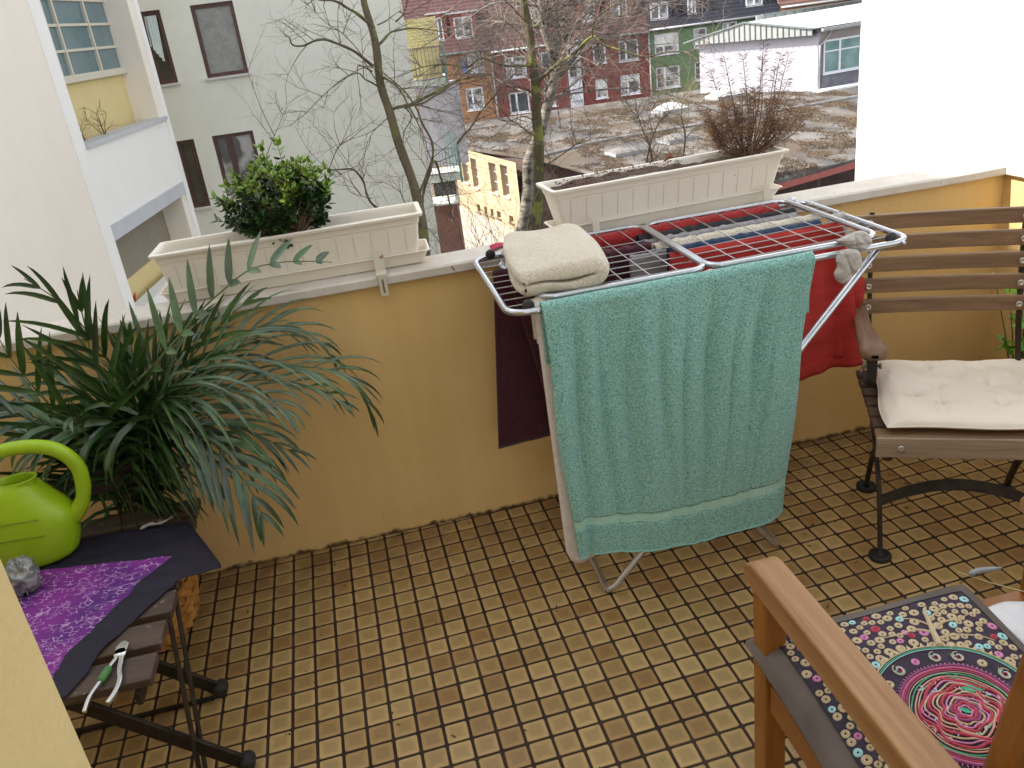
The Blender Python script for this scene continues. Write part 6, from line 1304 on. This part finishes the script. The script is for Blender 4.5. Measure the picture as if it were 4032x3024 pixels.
# embroidered tree
def tr(P,r): 
    Q=smooth_path([(a,b,0) for a,b in P],5);mbs['tan'].tube([top(p.x,p.y,.0028) for p in Q],[r*(1-.75*i/len(Q)) for i in range(len(Q))],6)
tr([(.27,.37),(.30,.47),(.34,.58),(.38,.70),(.42,.74)],.0075);tr([(.31,.50),(.20,.56),(.05,.55),(-.1,.56)],.003);tr([(.32,.52),(.45,.56),(.58,.55),(.7,.58)],.003);tr([(.30,.44),(.46,.42),(.62,.36),(.7,.30)],.0028);tr([(.33,.57),(.25,.66),(.15,.70)],.0022);tr([(.36,.62),(.50,.68),(.60,.71)],.0022)
tr([(-.50,.34),(-.52,.44),(-.56,.54),(-.6,.6)],.0045);tr([(-.52,.42),(-.44,.50),(-.36,.54)],.002);tr([(-.52,.42),(-.62,.46),(-.7,.47)],.002)

m=MB();A2=A_+.004;m.tube([top(a,b,.002) for a,b in [(-A2+2*A2*i/20,A2) for i in range(20)]+[(A2,A2-2*A2*i/20) for i in range(20)]+[(A2-2*A2*i/20,-A2) for i in range(20)]+[(-A2,-A2+2*A2*i/20) for i in range(20)]],.0012,5,closed=True);build_multi('embroidered_panel',[(pm,mat('aubergine_cloth',(.028,.018,.035),(.05,.035,.06),.9,scale=30,bump=.5,bscale=500,bdist=.0006)),(m,mat('black_seam',(.01,.01,.012)))]+[(mb_,TH[k]) for k,mb_ in mbs.items()],ec);put(ec)
# white cloth on the seat slats + over chair back, dried seed stalk
WC=mat('white_cotton',(.74,.74,.76),(.80,.80,.82),.9,scale=30,bump=.4,bscale=260,bdist=.001)
m=MB();m.grid(lambda u,v:(1.785+.16*u+.012*math.sin(6*v),-1.395-.25*v+.015*math.sin(5*u),.430+.010*math.sin(PI*u)*math.sin(PI*v)+.006*noise.noise(Vector((u*5,v*5,3)))),30,30);o=m.build('napkin',WC,None,solid=.002);tag(o,'white cotton cloth lying on the seat slats right of the embroidered cushion','cloth')
def shf(u,v):
    x=1.433+.39*u;s=1 if v<.5 else -1;d=abs(v-.5)*.5;zt_=.790;yb_=-1.862-(zt_-.40)*.161
    return (x,yb_+s*(.020+.004*math.sin(40*x)) if d>.02 else yb_+s*.020*math.sin(d/.02*PI/2),zt_-max(0,d-.012)+(.006 if d<.012 else 0)+.004*math.sin(17*x)*min(1,d*9))
m=MB();m.grid(shf,40,60);o=m.build('shirt',WC,None,solid=.003);tag(o,'white cotton shirt hung over the top slat of the wooden armchair back','clothing')
sp=thing('dried_stalk','thin dried stalk with a small grey seed pod above the chair seat','plant',(1.9,-1.33,.43))
m=MB();m.tube(smooth_path([(1.80,-1.30,.46),(1.84,-1.345,.455),(1.90,-1.40,.45),(1.95,-1.43,.45)],5),.0012,5);m.build('stem',mat('straw',(.5,.42,.22),(.6,.5,.3),.7),sp)
m=MB();m.tube(smooth_path([(1.812,-1.318,.462),(1.83,-1.32,.468),(1.86,-1.325,.468),(1.885,-1.325,.465)],5),[.001,.004,.006,.0065,.006,.006,.0065,.006,.006,.0055,.005,.0045,.004,.003,.002,.001],8);m.build('seed_pod',mat('pod_grey',(.28,.30,.31),(.38,.40,.40),.7),sp);put(sp)
# small pot plant mostly out of frame on the right
gp=thing('potted_plant','bright green leafy plant at the right edge behind the folding armchair','plant',(2.86,-.28,0))
m=MB();m.lathe([(0,0),(.07,0),(.09,.16),(.095,.165),(.088,.165),(.08,.14),(0,.14)],(2.86,-.28,0),24);m.build('pot',mat('terracotta',(.42,.16,.08),(.5,.22,.12),.8),gp)
m=MB();R16=random.Random(3);sm2=MB()
for k in range(26):
    e=Vector((2.86+R16.uniform(-.12,.12),-.28+R16.uniform(-.10,.10),.25+R16.uniform(0,.42)));sm2.tube([(2.86,-.28,.14),Vector((2.86,-.28,.14)).lerp(e,.5)+Vector((0,0,.03)),e],[.003,.0025,.0015],5)
    for j in range(5): leaf(m,e,Vector((R16.uniform(-1,1),R16.uniform(-1,1),R16.uniform(-.6,.5))),R16.uniform(.04,.065),R16,.5)
sm2.build('stems',RAC,gp);m.build('foliage',mat('bright_leaf',(.10,.30,.02),(.16,.40,.04),.35,scale=20,island=.3),gp);put(gp)
# small red paper triangles on the yellow wall of the lower loggia
m=MB();m.add([W(1.40,-.49,-2.40),W(1.62,-.49,-2.34),W(1.54,-.49,-2.50),W(1.40,-.485,-2.40)],[(0,1,2)])
m.add([W(1.52,-.49,-2.50),W(1.78,-.49,-2.58),W(1.56,-.49,-2.66)],[(0,1,2)])
tag(m.build('paper_decoration',mat('red_paper',(.55,.02,.015),rough=.6)),'small red triangular paper decoration on the yellow wall of the lower loggia','decoration')
